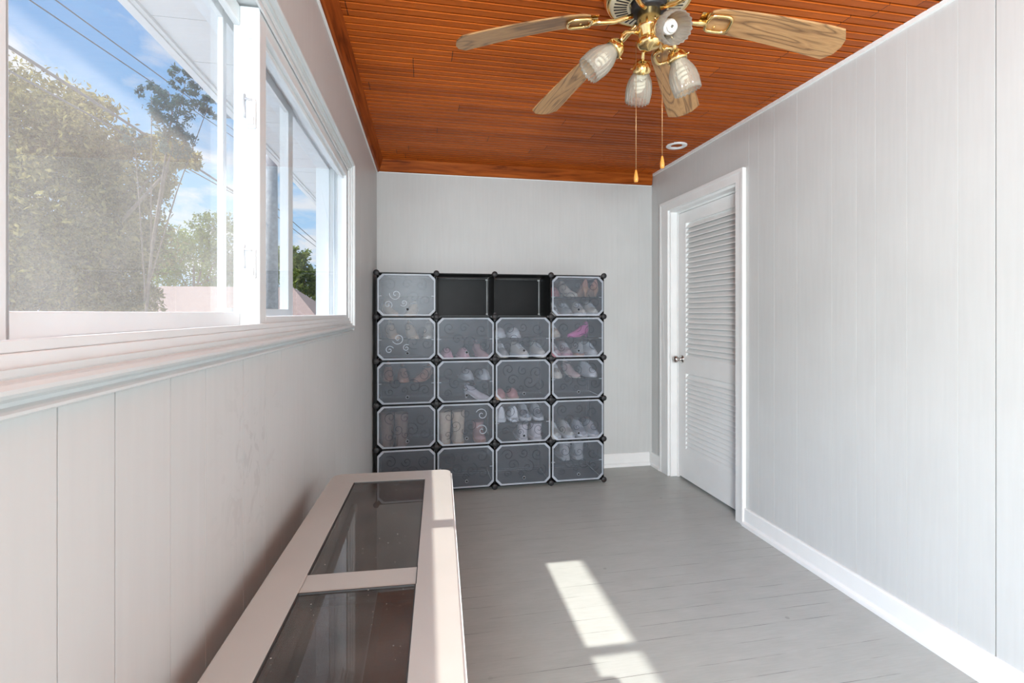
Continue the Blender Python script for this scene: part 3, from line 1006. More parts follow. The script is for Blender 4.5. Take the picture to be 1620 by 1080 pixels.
# ------------------------------------------------------------------ cube shoe cabinet
CX = [-.296, .116, .534, .956, 1.369]
CZs = [.022 + .3078 * k for k in range(6)]
CF, CBK = 3.490, 3.822
def cabinet():
    root = empty('shoe_cabinet', ((CX[0] + CX[4]) / 2, (CF + CBK) / 2, 0))
    tag(root, 'tall black cube shoe cabinet with frosted swirl doors on back wall', 'shoe cabinet')
    th = .006
    # upright panels, one per cell height
    for i, x in enumerate(CX):
        for r in range(5):
            z0, z1 = CZs[r] + .006, CZs[r + 1] - .006
            MB().box(x - th / 2, x + th / 2, CF + .006, CBK - .004, z0, z1).build('side_panel', M['blackplastic'], root)
    for r in range(6):
        for c in range(4):
            MB().box(CX[c] + .005, CX[c + 1] - .005, CF + .006, CBK - .004, CZs[r] - th / 2, CZs[r] + th / 2).build('deck_panel', M['blackplastic'], root)
    for r in range(5):
        for c in range(4):
            MB().box(CX[c] + .005, CX[c + 1] - .005, CBK - .004, CBK, CZs[r] + .005, CZs[r + 1] - .005).build('back_panel', M['blackplastic'], root)
    # pale strips standing in for the light gleam on the open cells' back edges
    for c in (1, 2):
        zz = CZs[5] - .014
        m = MB()
        m.tube([(CX[c + 1] - .014, CBK - .010, CZs[4] + .02), (CX[c + 1] - .014, CBK - .010, zz)], .0035, 8)
        m.tube([(CX[c] + .03, CBK - .008, zz), (CX[c + 1] - .014, CBK - .008, zz)], .0012, 6)
        m.box(CX[c + 1] - .024, CX[c + 1] - .008, CBK - .016, CBK - .004, zz - .012, zz)
        m.box(CX[c + 1] - .02, CX[c + 1] - .008, CBK - .016, CBK - .004, CZs[4] + .012, CZs[4] + .024)
        m.build('edge_gleam', M['rod'], root)
    # middle shelves
    for (r, c) in SHELVES:
        z = CZs[4 - r] + SHELF_H
        m = MB()
        m.box(CX[c] + .004, CX[c + 1] - .004, CF + .010, CBK - .006, z - .004, z)
        m.build('shelf', M['blackplastic'], root)
        for xx in (CX[c] + .006, CX[c + 1] - .034):
            MB().box(xx, xx + .028, CF + .0095, CF + .016, z - .003, z + .002).build('shelf_clip', M['rod'], root)
    # connectors at every corner
    firsts = {}
    for i, x in enumerate(CX):
        for z in CZs:
            edge = i in (0, 4) or z in (CZs[0], CZs[5])
            first = firsts.get(edge)
            if first is None:
                m = MB()
                mx = frame_to((0, -1, 0), (x, CF, z))
                m.lathe([(0, -.03), (.011, -.03), (.012, -.012), (.019, -.008), (.021, 0), (.021, .006), (.017, .011), (0, .012)], 24, mx=mx)
                for ang in (() if edge else range(4)):
                    R = mx @ Matrix.Rotation(ang * PI / 2, 4, 'Z')
                    m.add([(0.0, -.0125, -.02), (.030, -.006, -.02), (.030, .006, -.02), (0, .0125, -.02), (0, -.0125, .004), (.030, -.006, .002), (.030, .006, .002), (0, .0125, .004)],
                          [(0, 1, 2, 3), (4, 5, 6, 7), (0, 1, 5, 4), (1, 2, 6, 5), (2, 3, 7, 6)], mx=R)
                o = m.build('connector', M['connector'], root, origin=(x, CF, z))
                firsts[edge] = (o, x, z)
            else:
                o = first[0].copy(); COL.objects.link(o); o.parent = root
                o.location = Vector((x, CF, z)) - wloc(root)
    # doors
    rnd = random.Random(3)
    def spiral(cx, cz, r, turns, sgn, a0, w):
        n = int(26 * turns)
        P = []
        for i in range(n + 1):
            u = i / n
            a = a0 + sgn * 2 * PI * turns * u
            rr = r * (1 - .88 * u)
            P.append((cx + rr * cos(a), cz + rr * sin(a)))
        return P
    for r in range(5):
        for c in range(4):
            if r == 0 and c in (1, 2):
                continue
            xa, xb = CX[c] + .007, CX[c + 1] - .007
            za, zb = CZs[4 - r] + .007, CZs[5 - r] - .007
            if (r, c) == (1, 2):
                za, zb = za + .008, zb + .001
            ch = .035
            def octo(i):
                return [(xa + i + ch, za + i), (xb - i - ch, za + i), (xb - i, za + i + ch), (xb - i, zb - i - ch), (xb - i - ch, zb - i), (xa + i + ch, zb - i), (xa + i, zb - i - ch), (xa + i, za + i + ch)]
            yf = CF - .004
            hx, hz = (xa + xb) / 2 + .006, za + .046
            # panel with swirls as a second material
            m = MB()
            Rm = Matrix(((1, 0, 0, 0), (0, 0, 1, 0), (0, 1, 0, 0), (0, 0, 0, 1)))
            m.prism(octo(.004), yf + .001, yf + .0035, mx=Rm)
            centre = ((xa + .09, zb - .08, .045), (xa + .20, zb - .075, .036), (xa + .31, zb - .085, .045), (xa + .13, zb - .155, .042), (xa + .24, zb - .165, .05), (xa + .08, za + .075, .03), (xa + .33, za + .10, .042), (xa + .19, za + .085, .026))
            light = (r, c) in ((0, 0), (1, 0), (3, 1))
            for j, (sx, sz, sr) in enumerate(centre):
                P = spiral(sx + rnd.uniform(-.012, .012), sz + rnd.uniform(-.012, .012), sr, 1.35, 1 if j % 2 else -1, rnd.uniform(0, 6.28), .002)
                if light and ((c == 0 and j not in (3, 5, 7)) or (c == 1 and j not in (2, 6))):
                    mi = 1
                elif light:
                    mi = 2
                else:
                    mi = 1
                wd = .0016 if mi == 1 else .0024
                V = []; Fc = []
                for i, (px, pz) in enumerate(P):
                    q = P[min(i + 1, len(P) - 1)]; p_ = P[max(i - 1, 0)]
                    dx, dz = q[0] - p_[0], q[1] - p_[1]
                    l = math.hypot(dx, dz) or 1
                    nx, nz = -dz / l * wd, dx / l * wd
                    V += [(px + nx, yf + .0002, pz + nz), (px - nx, yf + .0002, pz - nz), (px - nx, yf + .0012, pz - nz), (px + nx, yf + .0012, pz + nz)]
                for i in range(len(P) - 1):
                    b = 4 * i
                    for e in range(4):
                        e2 = (e + 1) % 4
                        Fc.append((b + e, b + e2, b + 4 + e2, b + 4 + e))
                m.add(V, Fc, mi)
            d = m.build('door', [M['frost'], M['swirl'], M['swirl_light']], root)
            # pale raised rim
            m = MB()
            a, b = octo(0), octo(.011)
            rings = []
            V = []; Fc = []
            for (p, q) in zip(a, b):
                V += [(p[0], yf + .005, p[1]), (p[0], yf - .003, p[1]), (q[0], yf - .003, q[1]), (q[0], yf + .0008, q[1])]
            for i in range(8):
                j = (i + 1) % 8
                for e in range(3):
                    Fc.append((4 * i + e, 4 * i + e + 1, 4 * j + e + 1, 4 * j + e))
            m.add(V, Fc)
            m.build('door_rim', M['rim'], d)
            # finger hole with a thin collar
            mx = frame_to((0, -1, 0), (hx, yf, hz))
            m = MB().lathe([(0, .0014), (.0088, .0014), (.0088, -.001), (0, -.001)], 18, mx=mx, mi=0)
            m.lathe([(.0088, -.001), (.0088, .0024), (.0112, .0024), (.0112, -.001)], 18, mx=mx, mi=1)
            m.build('finger_hole', [M['black'], M['rim']], d)
SHELF_H = .147
SHELVES = [(0, 0), (0, 3), (1, 0), (1, 1), (1, 2), (1, 3), (2, 0), (2, 1), (2, 3), (3, 2), (4, 1), (4, 3)]
cabinet()

# ------------------------------------------------------------------ shoes in the cabinet
SM = {}
def smat(col, rough=.6):
    k = tuple(col)
    if k not in SM:
        SM[k] = simple('shoe_%d' % len(SM), col, rough, var=.1, vscale=40)
    return SM[k]
def shoe(name, label, group, pos, yaw, style, col, sole=(.75, .74, .72), L=.24, tip=0, cat='shoe'):
    """toe towards local -y; pos is the point under the middle of the sole"""
    root = empty(name, pos)
    tag(root, label, cat, group)
    heel = {'pump': .07, 'sandal': .055, 'wedge': .05}.get(style, 0)
    wid = {'pump': .036, 'sandal': .036, 'boot': .042}.get(style, .042)
    n = 15
    def halfw(u):      # u 0 heel .. 1 toe
        w = .72 + .28 * sin(PI * min(1, u * .9 + .05)) if u < .55 else 1.0
        if u < .12: w *= math.sqrt(max(.05, u / .12)) * .4 + .6
        if u > .72:
            q = (u - .72) / .28
            w *= math.sqrt(max(.02, 1 - q ** (2.2 if style != 'pump' else 1.4)))
        return wid * w
    def basez(u):
        return heel * max(0, 1 - u / .62) ** 1.3
    def topz(u):
        if style in ('sneaker', 'hightop'):
            return .095 - .062 * min(1, max(0, (u - .25) / .6)) ** .9
        if style == 'boot':
            return .105 - .06 * min(1, max(0, (u - .3) / .55))
        if style == 'slipper':
            return .03 + .035 * sin(PI * min(1, max(0, (u - .3) / .7)))
        return .018 + .042 * (1 - u) + .012 * sin(PI * u)
    R = Matrix.Translation(Vector(pos)) @ Matrix.Rotation(yaw, 4, 'Z')
    if tip:
        R = R @ Matrix.Rotation(tip, 4, 'Y')
    st = {'sneaker': .026, 'hightop': .024, 'boot': .018, 'slipper': .016}.get(style, .007)
    # sole
    m = MB(); rings = []
    for i in range(n):
        u = i / (n - 1)
        w = halfw(u) * 1.06; y = L * (.5 - u); b = basez(u)
        rings.append([(-w, y, b), (w, y, b), (w * 1.02, y, b + st * .6), (w, y, b + st), (-w, y, b + st), (-w * 1.02, y, b + st * .6)])
    m.loft(rings, mx=R)
    if style in ('pump', 'sandal'):
        m.loft([[(sx * .006 * k + 0, L * .46 + sy * .006 * k, z) for sx, sy in ((-1, -1), (1, -1), (1, 1), (-1, 1))] for k, z in ((1, 0), (1, .02), (2.8, heel + .002))], mx=R)
    m.build('sole', smat(sole), root)
    # upper
    m = MB(); rings = []
    ua = .0 if style != 'slipper' else .36
    for i in range(n):
        u = ua + (1 - ua) * i / (n - 1)
        w = halfw(u) * .97; y = L * (.5 - u); b = basez(u) + st * .8
        h = max(.012, topz(u))
        ring = []
        for k in range(9):
            a = PI * k / 8
            ring.append((w * cos(a) * (1 if k in (0, 8) else (1 - .18 * sin(a))), y, b + h * sin(a) ** .75))
        rings.append(ring)
    m.loft(rings, mx=R)
    if style in ('boot', 'hightop'):
        hh = .235 if style == 'boot' else .125
        rr = []
        for k, z in enumerate((.03, .07, .12, .17, hh)):
            a_, b_ = (.035 + .012 * min(1, z / .2), .048 + .008 * min(1, z / .2))
            if z >= hh - .001:
                pass
            rr.append([(a_ * cos(2 * PI * q / 14), L * .27 + b_ * sin(2 * PI * q / 14), min(z, hh)) for q in range(14)])
        m.loft(rr, mx=R)
    up = m.build('upper', smat(col), root)
    # opening
    if style in ('sneaker', 'pump', 'sandal'):
        m = MB()
        oz = basez(.2) + st * .8 + topz(.18) * (.98 if style == 'sneaker' else .93)
        m.loft([[(halfw(.2) * .62 * cos(2 * PI * q / 12), L * .30 + .045 * sin(2 * PI * q / 12), oz + e) for q in range(12)] for e in (-.004, .004)], mx=R)
        m.build('lining', smat((.10, .09, .09)), root)
    if style == 'sneaker':
        m = MB()
        for k in range(4):
            u = .42 + .075 * k
            w = halfw(u) * .55; b = basez(u) + st * .8 + topz(u) * 1.0
            m.tube([(x_ * w, L * (.5 - u), b + .003 - .012 * x_ * x_) for x_ in (-1, -.5, 0, .5, 1)], .0028, 6, mx=R)
        m.build('laces', smat((.80, .80, .80)), root)
    return root
def cellpos(r, c, fx, level, fy=.5):
    z = CZs[4 - r] + .003 + (SHELF_H if level == 'mid' else 0)
    return (CX[c] + fx * (CX[c + 1] - CX[c]), CF + .012 + .30 * fy, z + .001)
TAN, BEIGE, CREAM, WHITE = (.62, .42, .26), (.66, .52, .38), (.80, .72, .60), (.84, .83, .82)
BROWN, RUST, PINK, MAG = (.22, .13, .09), (.46, .20, .13), (.72, .36, .42), (.82, .16, .46)
GREY, SILVER, BURG = (.40, .39, .37), (.66, .66, .67), (.36, .10, .11)
ROWN = ['top row', 'second row', 'third row', 'fourth row', 'bottom row']
COLN = ['left-hand column', 'second column', 'third column', 'right-hand column']
QUEUE = []
def pair(r, c, xs, level, style, col, what, sole=(.75, .74, .72), yaw=0, fy=.45, L=.23, cat='shoe', tips=None, yaws=None):
    where = {'mid': 'on the shelf', 'low': 'at the bottom'}[level]
    gname = '%s, cabinet %s, %s' % (what, ROWN[r], COLN[c])
    for i, fx in enumerate(xs):
        side = '' if len(xs) == 1 else ('left of two ' if i == 0 else 'right of two ')
        # left / right read across the front of the cabinet
        nm = what if len(xs) == 1 else what
        if len(xs) == 1:
            lab = '%s behind the frosted door, cabinet %s, %s' % (what, ROWN[r], COLN[c])
        else:
            lab = '%s %ss behind frosted door, cabinet %s, %s' % (side.strip(), what, ROWN[r], COLN[c])
        yw = yaws[i] if yaws else yaw
        nm = {'boot': 'boot', 'sneaker': 'sneaker', 'hightop': 'sneaker', 'pump': 'pump_shoe', 'sandal': 'sandal', 'slipper': 'slipper'}[style]
        QUEUE.append([r, c, level, fx, nm, lab, gname if len(xs) > 1 else None, fy, yw, style, col, sole, L, cat])
FT, BK = 0, PI      # toe towards the door / heel towards the door
pair(0, 0, (.17, .37), 'low', 'sandal', TAN, 'tan sandal', TAN, yaws=(.5, -.25), fy=.38, L=.20)
pair(0, 3, (.10,), 'mid', 'slipper', BURG, 'burgundy slipper', BURG, fy=.5, L=.22)
pair(0, 3, (.46,), 'mid', 'pump', CREAM, 'cream pump', CREAM, yaw=1.1, fy=.30, L=.20)
pair(0, 3, (.76, .90), 'mid', 'pump', RUST, 'rust brown pump', (.55, .28, .16), yaw=PI, fy=.5, L=.22)
pair(0, 3, (.22, .44), 'low', 'sneaker', GREY, 'grey shoe', GREY, yaws=(.3, .5), fy=.55)
pair(0, 3, (.68, .85), 'low', 'sneaker', CREAM, 'off-white shoe', WHITE, yaws=(.7, .2), fy=.42, L=.21)
pair(1, 0, (.32, .56), 'mid', 'pump', TAN, 'large tan pump', TAN, yaws=(.75, .6), fy=.34, L=.21)
pair(1, 0, (.85,), 'mid', 'pump', CREAM, 'pale cream pump', CREAM, yaw=-.2, fy=.35, L=.21)
pair(1, 1, (.20, .36), 'low', 'slipper', PINK, 'pink slipper', PINK, yaws=(.15, .1), fy=.42)
pair(1, 1, (.87,), 'low', 'pump', (.74, .42, .40), 'coral pink pump', PINK, yaw=.35, fy=.38, L=.21)
pair(1, 2, (.15, .30), 'mid', 'slipper', WHITE, 'white slipper', WHITE, yaws=(0, .1), fy=.45, L=.22)
pair(1, 2, (.36,), 'low', 'sneaker', GREY, 'taupe shoe', (.5, .48, .45), yaw=.2, fy=.5)
pair(1, 2, (.62, .84), 'low', 'sneaker', (.86, .78, .68), 'cream canvas shoe', WHITE, yaws=(.75, .4), fy=.36, L=.21)
pair(1, 3, (.13,), 'mid', 'sneaker', BEIGE, 'beige shoe', BEIGE, yaw=0, fy=.5)
pair(1, 3, (.58,), 'mid', 'sandal', MAG, 'magenta sandal', MAG, yaw=-1.1, fy=.28, L=.20)
pair(1, 3, (.12, .29), 'low', 'sneaker', (.66, .45, .45), 'dusty pink shoe', PINK, yaw=0, fy=.45)
pair(1, 3, (.52,), 'low', 'sneaker', GREY, 'grey trainer', RUST, yaw=PI, fy=.48)
pair(1, 3, (.80,), 'low', 'sneaker', WHITE, 'small white shoe', WHITE, yaw=.2, fy=.45, L=.19)
pair(2, 0, (.17,), 'mid', 'pump', RUST, 'brown pump', BROWN, yaw=.1, fy=.5, L=.2)
pair(2, 0, (.52, .74), 'mid', 'sandal', (.50, .25, .17), 'rust strappy sandal', RUST, yaws=(.2, -1.0), fy=.34, L=.20)
pair(2, 1, (.62, .85), 'mid', 'slipper', SILVER, 'silver slipper', SILVER, yaws=(.2, .1), fy=.5)
pair(2, 1, (.82,), 'low', 'pump', (.78, .70, .72), 'pale lilac pump', WHITE, yaw=1.0, fy=.34, L=.2)
pair(2, 2, (.13, .31), 'low', 'slipper', (.74, .32, .30), 'coral slipper', (.72, .48, .34), yaw=0, fy=.4, L=.21)
pair(2, 3, (.16,), 'mid', 'sneaker', CREAM, 'cream shoe', CREAM, yaw=0, fy=.45)
pair(2, 3, (.52,), 'mid', 'pump', (.80, .58, .54), 'blush pump', CREAM, yaw=1.0, fy=.36, L=.2)
pair(2, 3, (.80,), 'mid', 'sneaker', WHITE, 'white shoe', WHITE, yaw=.7, fy=.45, L=.20)
pair(3, 0, (.21, .36), 'low', 'boot', BROWN, 'dark brown boot', BROWN, yaw=PI, fy=.42, cat='boot')
pair(3, 1, (.15, .38), 'low', 'boot', BEIGE, 'tan boot', TAN, yaw=PI, fy=.42, cat='boot')
pair(3, 1, (.77,), 'low', 'hightop', (.62, .33, .30), 'rose high shoe', RUST, yaw=0, fy=.45)
pair(3, 2, (.12, .29), 'mid', 'sneaker', WHITE, 'plain white sneaker', WHITE, yaw=PI, fy=.42)
pair(3, 2, (.52, .75), 'mid', 'sneaker', (.34, .35, .37), 'striped grey sneaker', WHITE, yaw=0, fy=.42)
pair(3, 2, (.52, .77), 'low', 'hightop', (.78, .70, .69), 'pale pink high-top', (.78, .72, .70), yaw=PI, fy=.40)
pair(3, 3, (.12, .29), 'low', 'sneaker', (.72, .68, .60), 'cream sneaker', WHITE, yaws=(0, .3), fy=.38)
pair(3, 3, (.57, .77), 'low', 'sneaker', (.48, .49, .52), 'grey white-soled sneaker', WHITE, yaw=0, fy=.38)
pair(4, 3, (.30, .56), 'mid', 'hightop', (.44, .43, .42), 'grey high-top', GREY, yaw=PI, fy=.42)

def place_shoes():
    cells = {}
    for q in QUEUE:
        cells.setdefault((q[0], q[1], q[2]), []).append(q)
    for (r, c, level), qs in cells.items():
        qs.sort(key=lambda q: q[3])
        wid = {'pump': .037, 'sandal': .037, 'boot': .047, 'hightop': .047}
        cw = CX[c + 1] - CX[c]
        lo, hi = .006, cw - .006
        def half(q):
            y_ = abs(math.remainder(q[8], PI))
            return wid.get(q[9], .045) * abs(cos(y_)) + (q[12] / 2) * abs(sin(y_)) + .003
        for _ in range(12):
            tot = 2 * sum(half(q) for q in qs)
            if tot <= hi - lo:
                break
            for q in qs:
                base = 0 if abs(q[8]) < PI / 2 else PI
                q[8] = base + (q[8] - base) * .75
        xs = [q[3] * cw for q in qs]
        hs = [half(q) for q in qs]
        for _ in range(200):
            for i in range(len(qs)):
                xs[i] = min(max(xs[i], lo + hs[i]), hi - hs[i])
            for i in range(len(qs) - 1):
                d = hs[i] + hs[i + 1] - (xs[i + 1] - xs[i])
                if d > 0:
                    xs[i] -= d / 2; xs[i + 1] += d / 2
        for q, x in zip(qs, xs):
            p = list(cellpos(r, c, x / cw, level, q[7]))
            ext = (q[12] / 2) * abs(cos(q[8])) + .04 * abs(sin(q[8])) + .008
            p[1] = min(max(p[1], CF + .012 + ext), CBK - .012 - ext)
            shoe(q[4], q[5], q[6], tuple(p), q[8], q[9], q[10], q[11], q[12], 0, q[13])
place_shoes()

# ------------------------------------------------------------------ long glass-topped case by the window
def case():
    A = math.radians(2.3)
    K = 1.04
    O = Vector((.0968 * K, 1.57 * K, 0))
    ex = Vector((cos(A), -sin(A), 0)); ey = Vector((sin(A), cos(A), 0))
    mx = Matrix(((ex.x, ey.x, 0, O.x), (ex.y, ey.y, 0, O.y), (0, 0, 1, 0), (0, 0, 0, 1)))
    root = empty('glass_top_case', mx @ Vector((-.193, -.67, 0)))
    tag(root, 'long beige glass-topped case standing along the window wall', 'display case')
    ZT = .76
    Wd, Ln = .358 * K, 1.245 * K
    FR = .08 * K
    xs = (-Wd, -.285 * K, -.0775 * K, 0)
    g1, g2 = (-.59 * K, -FR), (-Ln + FR, -.655 * K)
    # body
    m = MB()
    t = .014
    m.box(-Wd + .008, -Wd + .008 + t, -Ln + .008, -.008, .05, ZT - .022, mx=mx)
    m.box(-.008 - t, -.008, -Ln + .008, -.008, .05, ZT - .022, mx=mx)
    m.box(-Wd + .022, -.022, -.008 - t, -.008, .05, ZT - .022, mx=mx)
    m.box(-Wd + .022, -.022, -Ln + .008, -Ln + .008 + t, .05, ZT - .022, mx=mx)
    m.box(-Wd + .022, -.022, -Ln + .022, -.022, .05, .064, mx=mx)
    m.build('body', M['case'], root)
    m = MB().box(-Wd + .03, -.03, -Ln + .03, -.03, 0, .05, mx=mx)
    m.build('plinth', M['black'], root)
    # lid frame
    m = MB()
    r = .028
    pts = []
    def arc(cx, cy, a0):
        return [(cx + r * cos(a0 + PI / 2 * k / 6), cy + r * sin(a0 + PI / 2 * k / 6)) for k in range(7)]
    z0, z1 = ZT - .022, ZT
    def ringbox(outer, z0, z1):
        m.prism(outer, z0, z1, mx=mx)
    # far rail with rounded corners, near rail, side rails, crossbar
    m.prism([(-Wd, -FR)] + [(0, -FR)] + arc(-r, -r, 0) + arc(-Wd + r, -r, PI / 2), z0, z1, mx=mx)
    m.prism(arc(-Wd + r, -Ln + r, PI) + arc(-r, -Ln + r, 1.5 * PI) + [(0, -Ln + FR), (-Wd, -Ln + FR)], z0, z1, mx=mx)
    m.box(-Wd, xs[1], -Ln + FR, -FR, z0, z1, mx=mx)
    m.box(xs[2], 0, -Ln + FR, -FR, z0, z1, mx=mx)
    m.box(xs[1], xs[2], g2[1], g1[0], z0, z1 - .003, mx=mx)
    m.build('lid_frame', M['case'], root, bevel=.0015)
    # dark joints around the panes
    m = MB()
    for a, b in (g1, g2):
        e = .0022
        m.box(xs[1], xs[1] + e, a, b, z1 - .012, z1 - .0012, mx=mx)
        m.box(xs[2] - e, xs[2], a, b, z1 - .012, z1 - .0012, mx=mx)
        m.box(xs[1], xs[2], b - e, b, z1 - .012, z1 - .0012, mx=mx)
    m.box(xs[2] - .0006, xs[2] + .0008, g2[1], g1[0], z1 - .004, z1 + .0003, mx=mx)
    m.build('pane_gasket', M['gasket'], root)
    for a, b in (g1, g2):
        MB().box(xs[1] + .0022, xs[2] - .0022, a, b - .0022, z1 - .009, z1 - .004, mx=mx).build('glass_pane', M['caseglass'], root)
    # white edge strip along the room side
    m = MB().box(-.001, .004, -Ln + .03, -.03, ZT - .016, ZT - .004, mx=mx)
    m.build('edge_strip', M['vinyl'], root)
    # inside: lining walls, slotted far panel, dark bottom
    zi = .634
    m = MB()
    m.box(-Wd + .0222, -Wd + .030, -Ln + .03, -.03, zi - .06, z0 - .001, mx=mx)
    m.box(-.030, -.0222, -Ln + .03, -.03, zi - .06, z0 - .001, mx=mx)
    m.box(-Wd + .03, -.03, -.036, -.0225, zi - .06, z0 - .001, mx=mx)
    m.box(-Wd + .03, -.03, -.672, -.638, zi - .002, z0 - .001, mx=mx)
    m.build('lining', M['caseinner'], root)
    m = MB()
    for k in range(7):
        xx = -Wd + .06 + k * .039
        m.box(xx, xx + .004, -.0372, -.036, zi + .055, z0 - .012, mx=mx)
    m.box(-Wd + .04, -.05, -.0374, -.036, z0 - .012, z0 - .008, mx=mx)
    for (xx, zz) in ((-.235, zi + .043), (-.235, zi + .020), (-.10, zi + .043), (-.10, zi + .022), (-.30, zi + .034), (-.27, zi + .030), (-.075, zi + .046)):
        R = mx @ frame_to((0, -1, 0), (xx, -.036, zz))
        m.lathe([(0, .0014), (.005, .0014), (.005, 0), (0, 0)], 12, mx=R)
    m.build('vent_slots', M['black'], root)
    m = MB().box(-Wd + .030, -.030, -Ln + .030, -.036, zi - .01, zi, mx=mx)
    m.build('case_bottom', M['gravel'], root)
case()

# ------------------------------------------------------------------ outside world
m = MB().box(-60, -.6, -20, 80, -2.75, -2.6)
tag(m.build('ground', M['grass']), kind='structure')
def foliage(blobs, n, size, seed):
    """one mesh of many small leaves in rough clumps"""
    rs = np.random.RandomState(seed)
    w = np.array([b[3] ** 2 for b in blobs]); w = w / w.sum()
    cs = []
    for b, k in zip(blobs, (w * n).astype(int)):
        k = max(k, 4)
        # clumps in the ball
        nc = max(3, k // 26)
        d = rs.normal(size=(nc, 3)); d /= np.linalg.norm(d, axis=1)[:, None]
        rad = b[3] * (rs.uniform(.25, 1, nc) ** .5)
        cc = np.array(b[:3]) + d * rad[:, None] * np.array([1, 1, b[4] if len(b) > 4 else .85])
        idx = rs.randint(0, nc, k)
        cs.append(cc[idx] + rs.normal(size=(k, 3)) * b[3] * .10)
    C = np.concatenate(cs)
    k = len(C)
    a = rs.normal(size=(k, 3)); a /= np.linalg.norm(a, axis=1)[:, None]
    b = np.cross(a, rs.normal(size=(k, 3))); b /= np.linalg.norm(b, axis=1)[:, None]
    s = size * rs.uniform(.6, 1.4, k)[:, None]
    nrm = np.cross(a, b)
    V = np.stack([C - a * s, C + b * s * .42 + nrm * s * .12, C + a * s, C - b * s * .42 + nrm * s * .12], 1).reshape(-1, 3)
    Fc = np.arange(4 * k).reshape(-1, 4)
    return V, Fc
def tree(label, base, blobs, n, size, leaf, seed, group=None, trunk_r=.14):
    root = empty('tree', base)
    tag(root, label, 'tree', group)
    V, Fc = foliage(blobs, n, size, seed)
    me = bpy.data.meshes.new('foliage')
    me.from_pydata((V - np.array(base)).tolist(), [], Fc.tolist())
    me.materials.append(M[leaf])
    o = bpy.data.objects.new('foliage', me); COL.objects.link(o); o.parent = root
    m = MB()
    b0 = Vector(base)
    top = Vector(blobs[0][:3])
    m.tube([b0, b0.lerp(top, .35) + Vector((.1, .05, 0)), b0.lerp(top, .7), top], [trunk_r, trunk_r * .8, trunk_r * .6, trunk_r * .3], 10)
    for bl in blobs[1:]:
        st = b0.lerp(top, .55 + .3 * random.random())
        e = Vector(bl[:3])
        m.tube([st, st.lerp(e, .5) + Vector((0, 0, .15)), e], [trunk_r * .4, trunk_r * .28, trunk_r * .12], 7)
    m.build('trunk', M['bark'], root)
    return root
tree('broad hazy olive tree filling the left of the window', (-7.2, 11.0, -2.6),
     [(-7.0, 10.9, 3.0, 1.9), (-6.3, 10.6, 4.7, .9), (-7.6, 10.9, 4.8, 1.4), (-5.5, 10.8, 3.9, .7), (-8.6, 10.6, 2.2, 2.2), (-7.0, 11.0, 1.2, 1.6), (-6.0, 10.8, 2.7, .9), (-4.75, 10.4, 4.4, .45, .6), (-5.7, 10.8, 1.6, .6), (-5.2, 10.2, 1.15, .42, .7), (-4.25, 9.7, 4.05, .35, .5)], 75000, .062, 'leaf_olive', 1)
tree('slender dark-leaved tree reaching up against the sky', (-5.2, 9.4, -2.6),
     [(-3.95, 8.8, 4.55, .36), (-3.8, 8.9, 5.1, .26), (-3.45, 8.9, 4.75, .24), (-4.3, 8.9, 4.85, .22), (-3.9, 8.8, 4.05, .30), (-4.55, 8.9, 4.1, .2)], 4500, .032, 'leaf_dark', 2, trunk_r=.035)
tree('yellow-green tree just left of the roof ridge in the window', (-11.4, 27.6, -2.6),
     [(-11.4, 27.6, 3.7, 2.3), (-9.9, 27.3, 4.9, 1.35), (-12.9, 27.6, 4.5, 1.8), (-8.9, 27.3, 3.4, 1.4), (-10.4, 27.4, 5.7, 1.0)], 15000, .085, 'leaf_green', 3)
tree('green tree behind the roof beside the utility pole', (-9.2, 33, -2.6),
     [(-9.2, 33, 3.6, 1.9), (-10.6, 33, 4.1, 1.4), (-8.3, 33, 4.5, 1.1), (-11.9, 33, 3.4, 1.6)], 8000, .11, 'leaf_green', 4)
tree('small sunlit tree seen through the far right window pane', (-6.0, 27.5, -2.6),
     [(-6.0, 27.5, 3.0, 1.0), (-6.5, 27.5, 4.2, .75), (-5.4, 27.4, 2.5, .8), (-6.4, 27.5, 3.4, .9)], 5000, .10, 'leaf_green', 5)
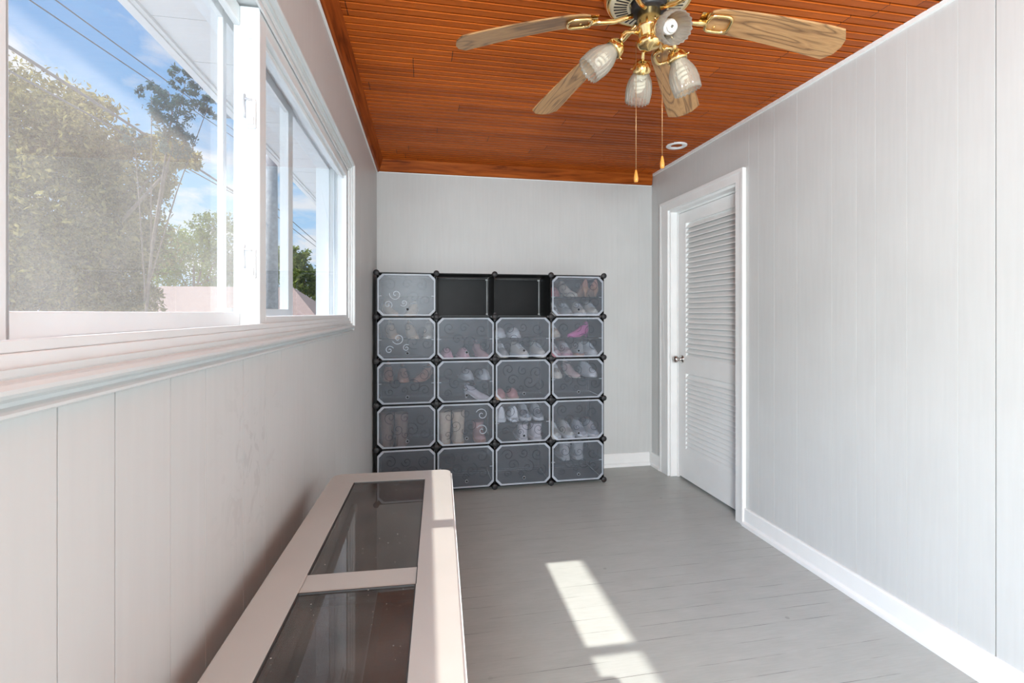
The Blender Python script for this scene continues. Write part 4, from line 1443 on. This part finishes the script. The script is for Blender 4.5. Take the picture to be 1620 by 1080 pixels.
def house():
    root = empty('house', (-7.5, 21, -2.6))
    tag(root, 'neighbouring house with a pinkish brown hip roof', 'house')
    m = MB().box(-11.6, -3.6, 18.0, 24.0, -2.6, .75)
    m.build('house_wall', M['housewall'], root)
    e0, e1, f0, f1, ze = -12.2, -3.0, 17.3, 24.7, .62
    r0_, r1_, zr = -9.8, -5.05, 2.32
    yr = 21
    V = [(e0, f0, ze), (e1, f0, ze), (e1, f1, ze), (e0, f1, ze), (r0_, yr, zr), (r1_, yr, zr)]
    m = MB().add(V, [(0, 1, 5, 4), (1, 2, 5), (2, 3, 4, 5), (3, 0, 4), (0, 3, 2, 1)])
    m.build('house_roof', M['roof'], root)
house()
def pole():
    base = (-4.05, 14.5, -2.6)
    root = empty('utility_pole', base)
    tag(root, 'weathered grey wooden utility pole beyond the window', 'utility pole')
    m = MB().tube([base, (-4.05, 14.5, 7.5)], [.21, .155], 16)
    m.build('pole', M['polewood'], root)
    m = MB().box(-5.2, -2.9, 14.42, 14.52, 6.6, 6.75)
    m.build('crossarm', M['polewood'], root)
pole()
def pix(x, y, fw):
    th = math.atan((810 - VX) / F_PX)
    a, b, c = (x - 810) / F_PX * fw, fw, -(y - VY) / F_PX * fw
    return Vector((a * cos(th) + b * sin(th), -a * sin(th) + b * cos(th), CAM_H + c))
WIRES = [((47, 0), (380, 224), .009, 'thin upper power line crossing the blue sky'),
         ((88, 0), (380, 213), .009, 'topmost thin power line running under the eave'),
         ((20, 78), (373, 305), .022, 'thick power line in front of the olive tree'),
         ((18, 114), (325, 282), .014, 'lower power line just beneath the thick one'),
         ((437, 328), (505, 387), .014, 'upper of two power lines right of the pole'),
         ((437, 341), (505, 394), .012, 'lower of two power lines right of the pole')]
for (p, q, r, lab) in WIRES:
    if p[0] < 400:
        A_, B_ = pix(*p, 6.2), pix(*q, 12.5)
        d = B_ - A_
        a2, b2 = A_ - d * .8, B_ + d * .35
    else:
        A_, B_ = pix(*p, 14.6), pix(*q, 24)
        d = B_ - A_
        a2, b2 = A_, B_ + d * .8
    pts = [a2.lerp(b2, k / 12) for k in range(13)]
    o = MB().tube(pts, r, 6).build('power_line', M['wire'], origin=tuple(a2))
    tag(o, lab, 'power line', 'power lines outside')
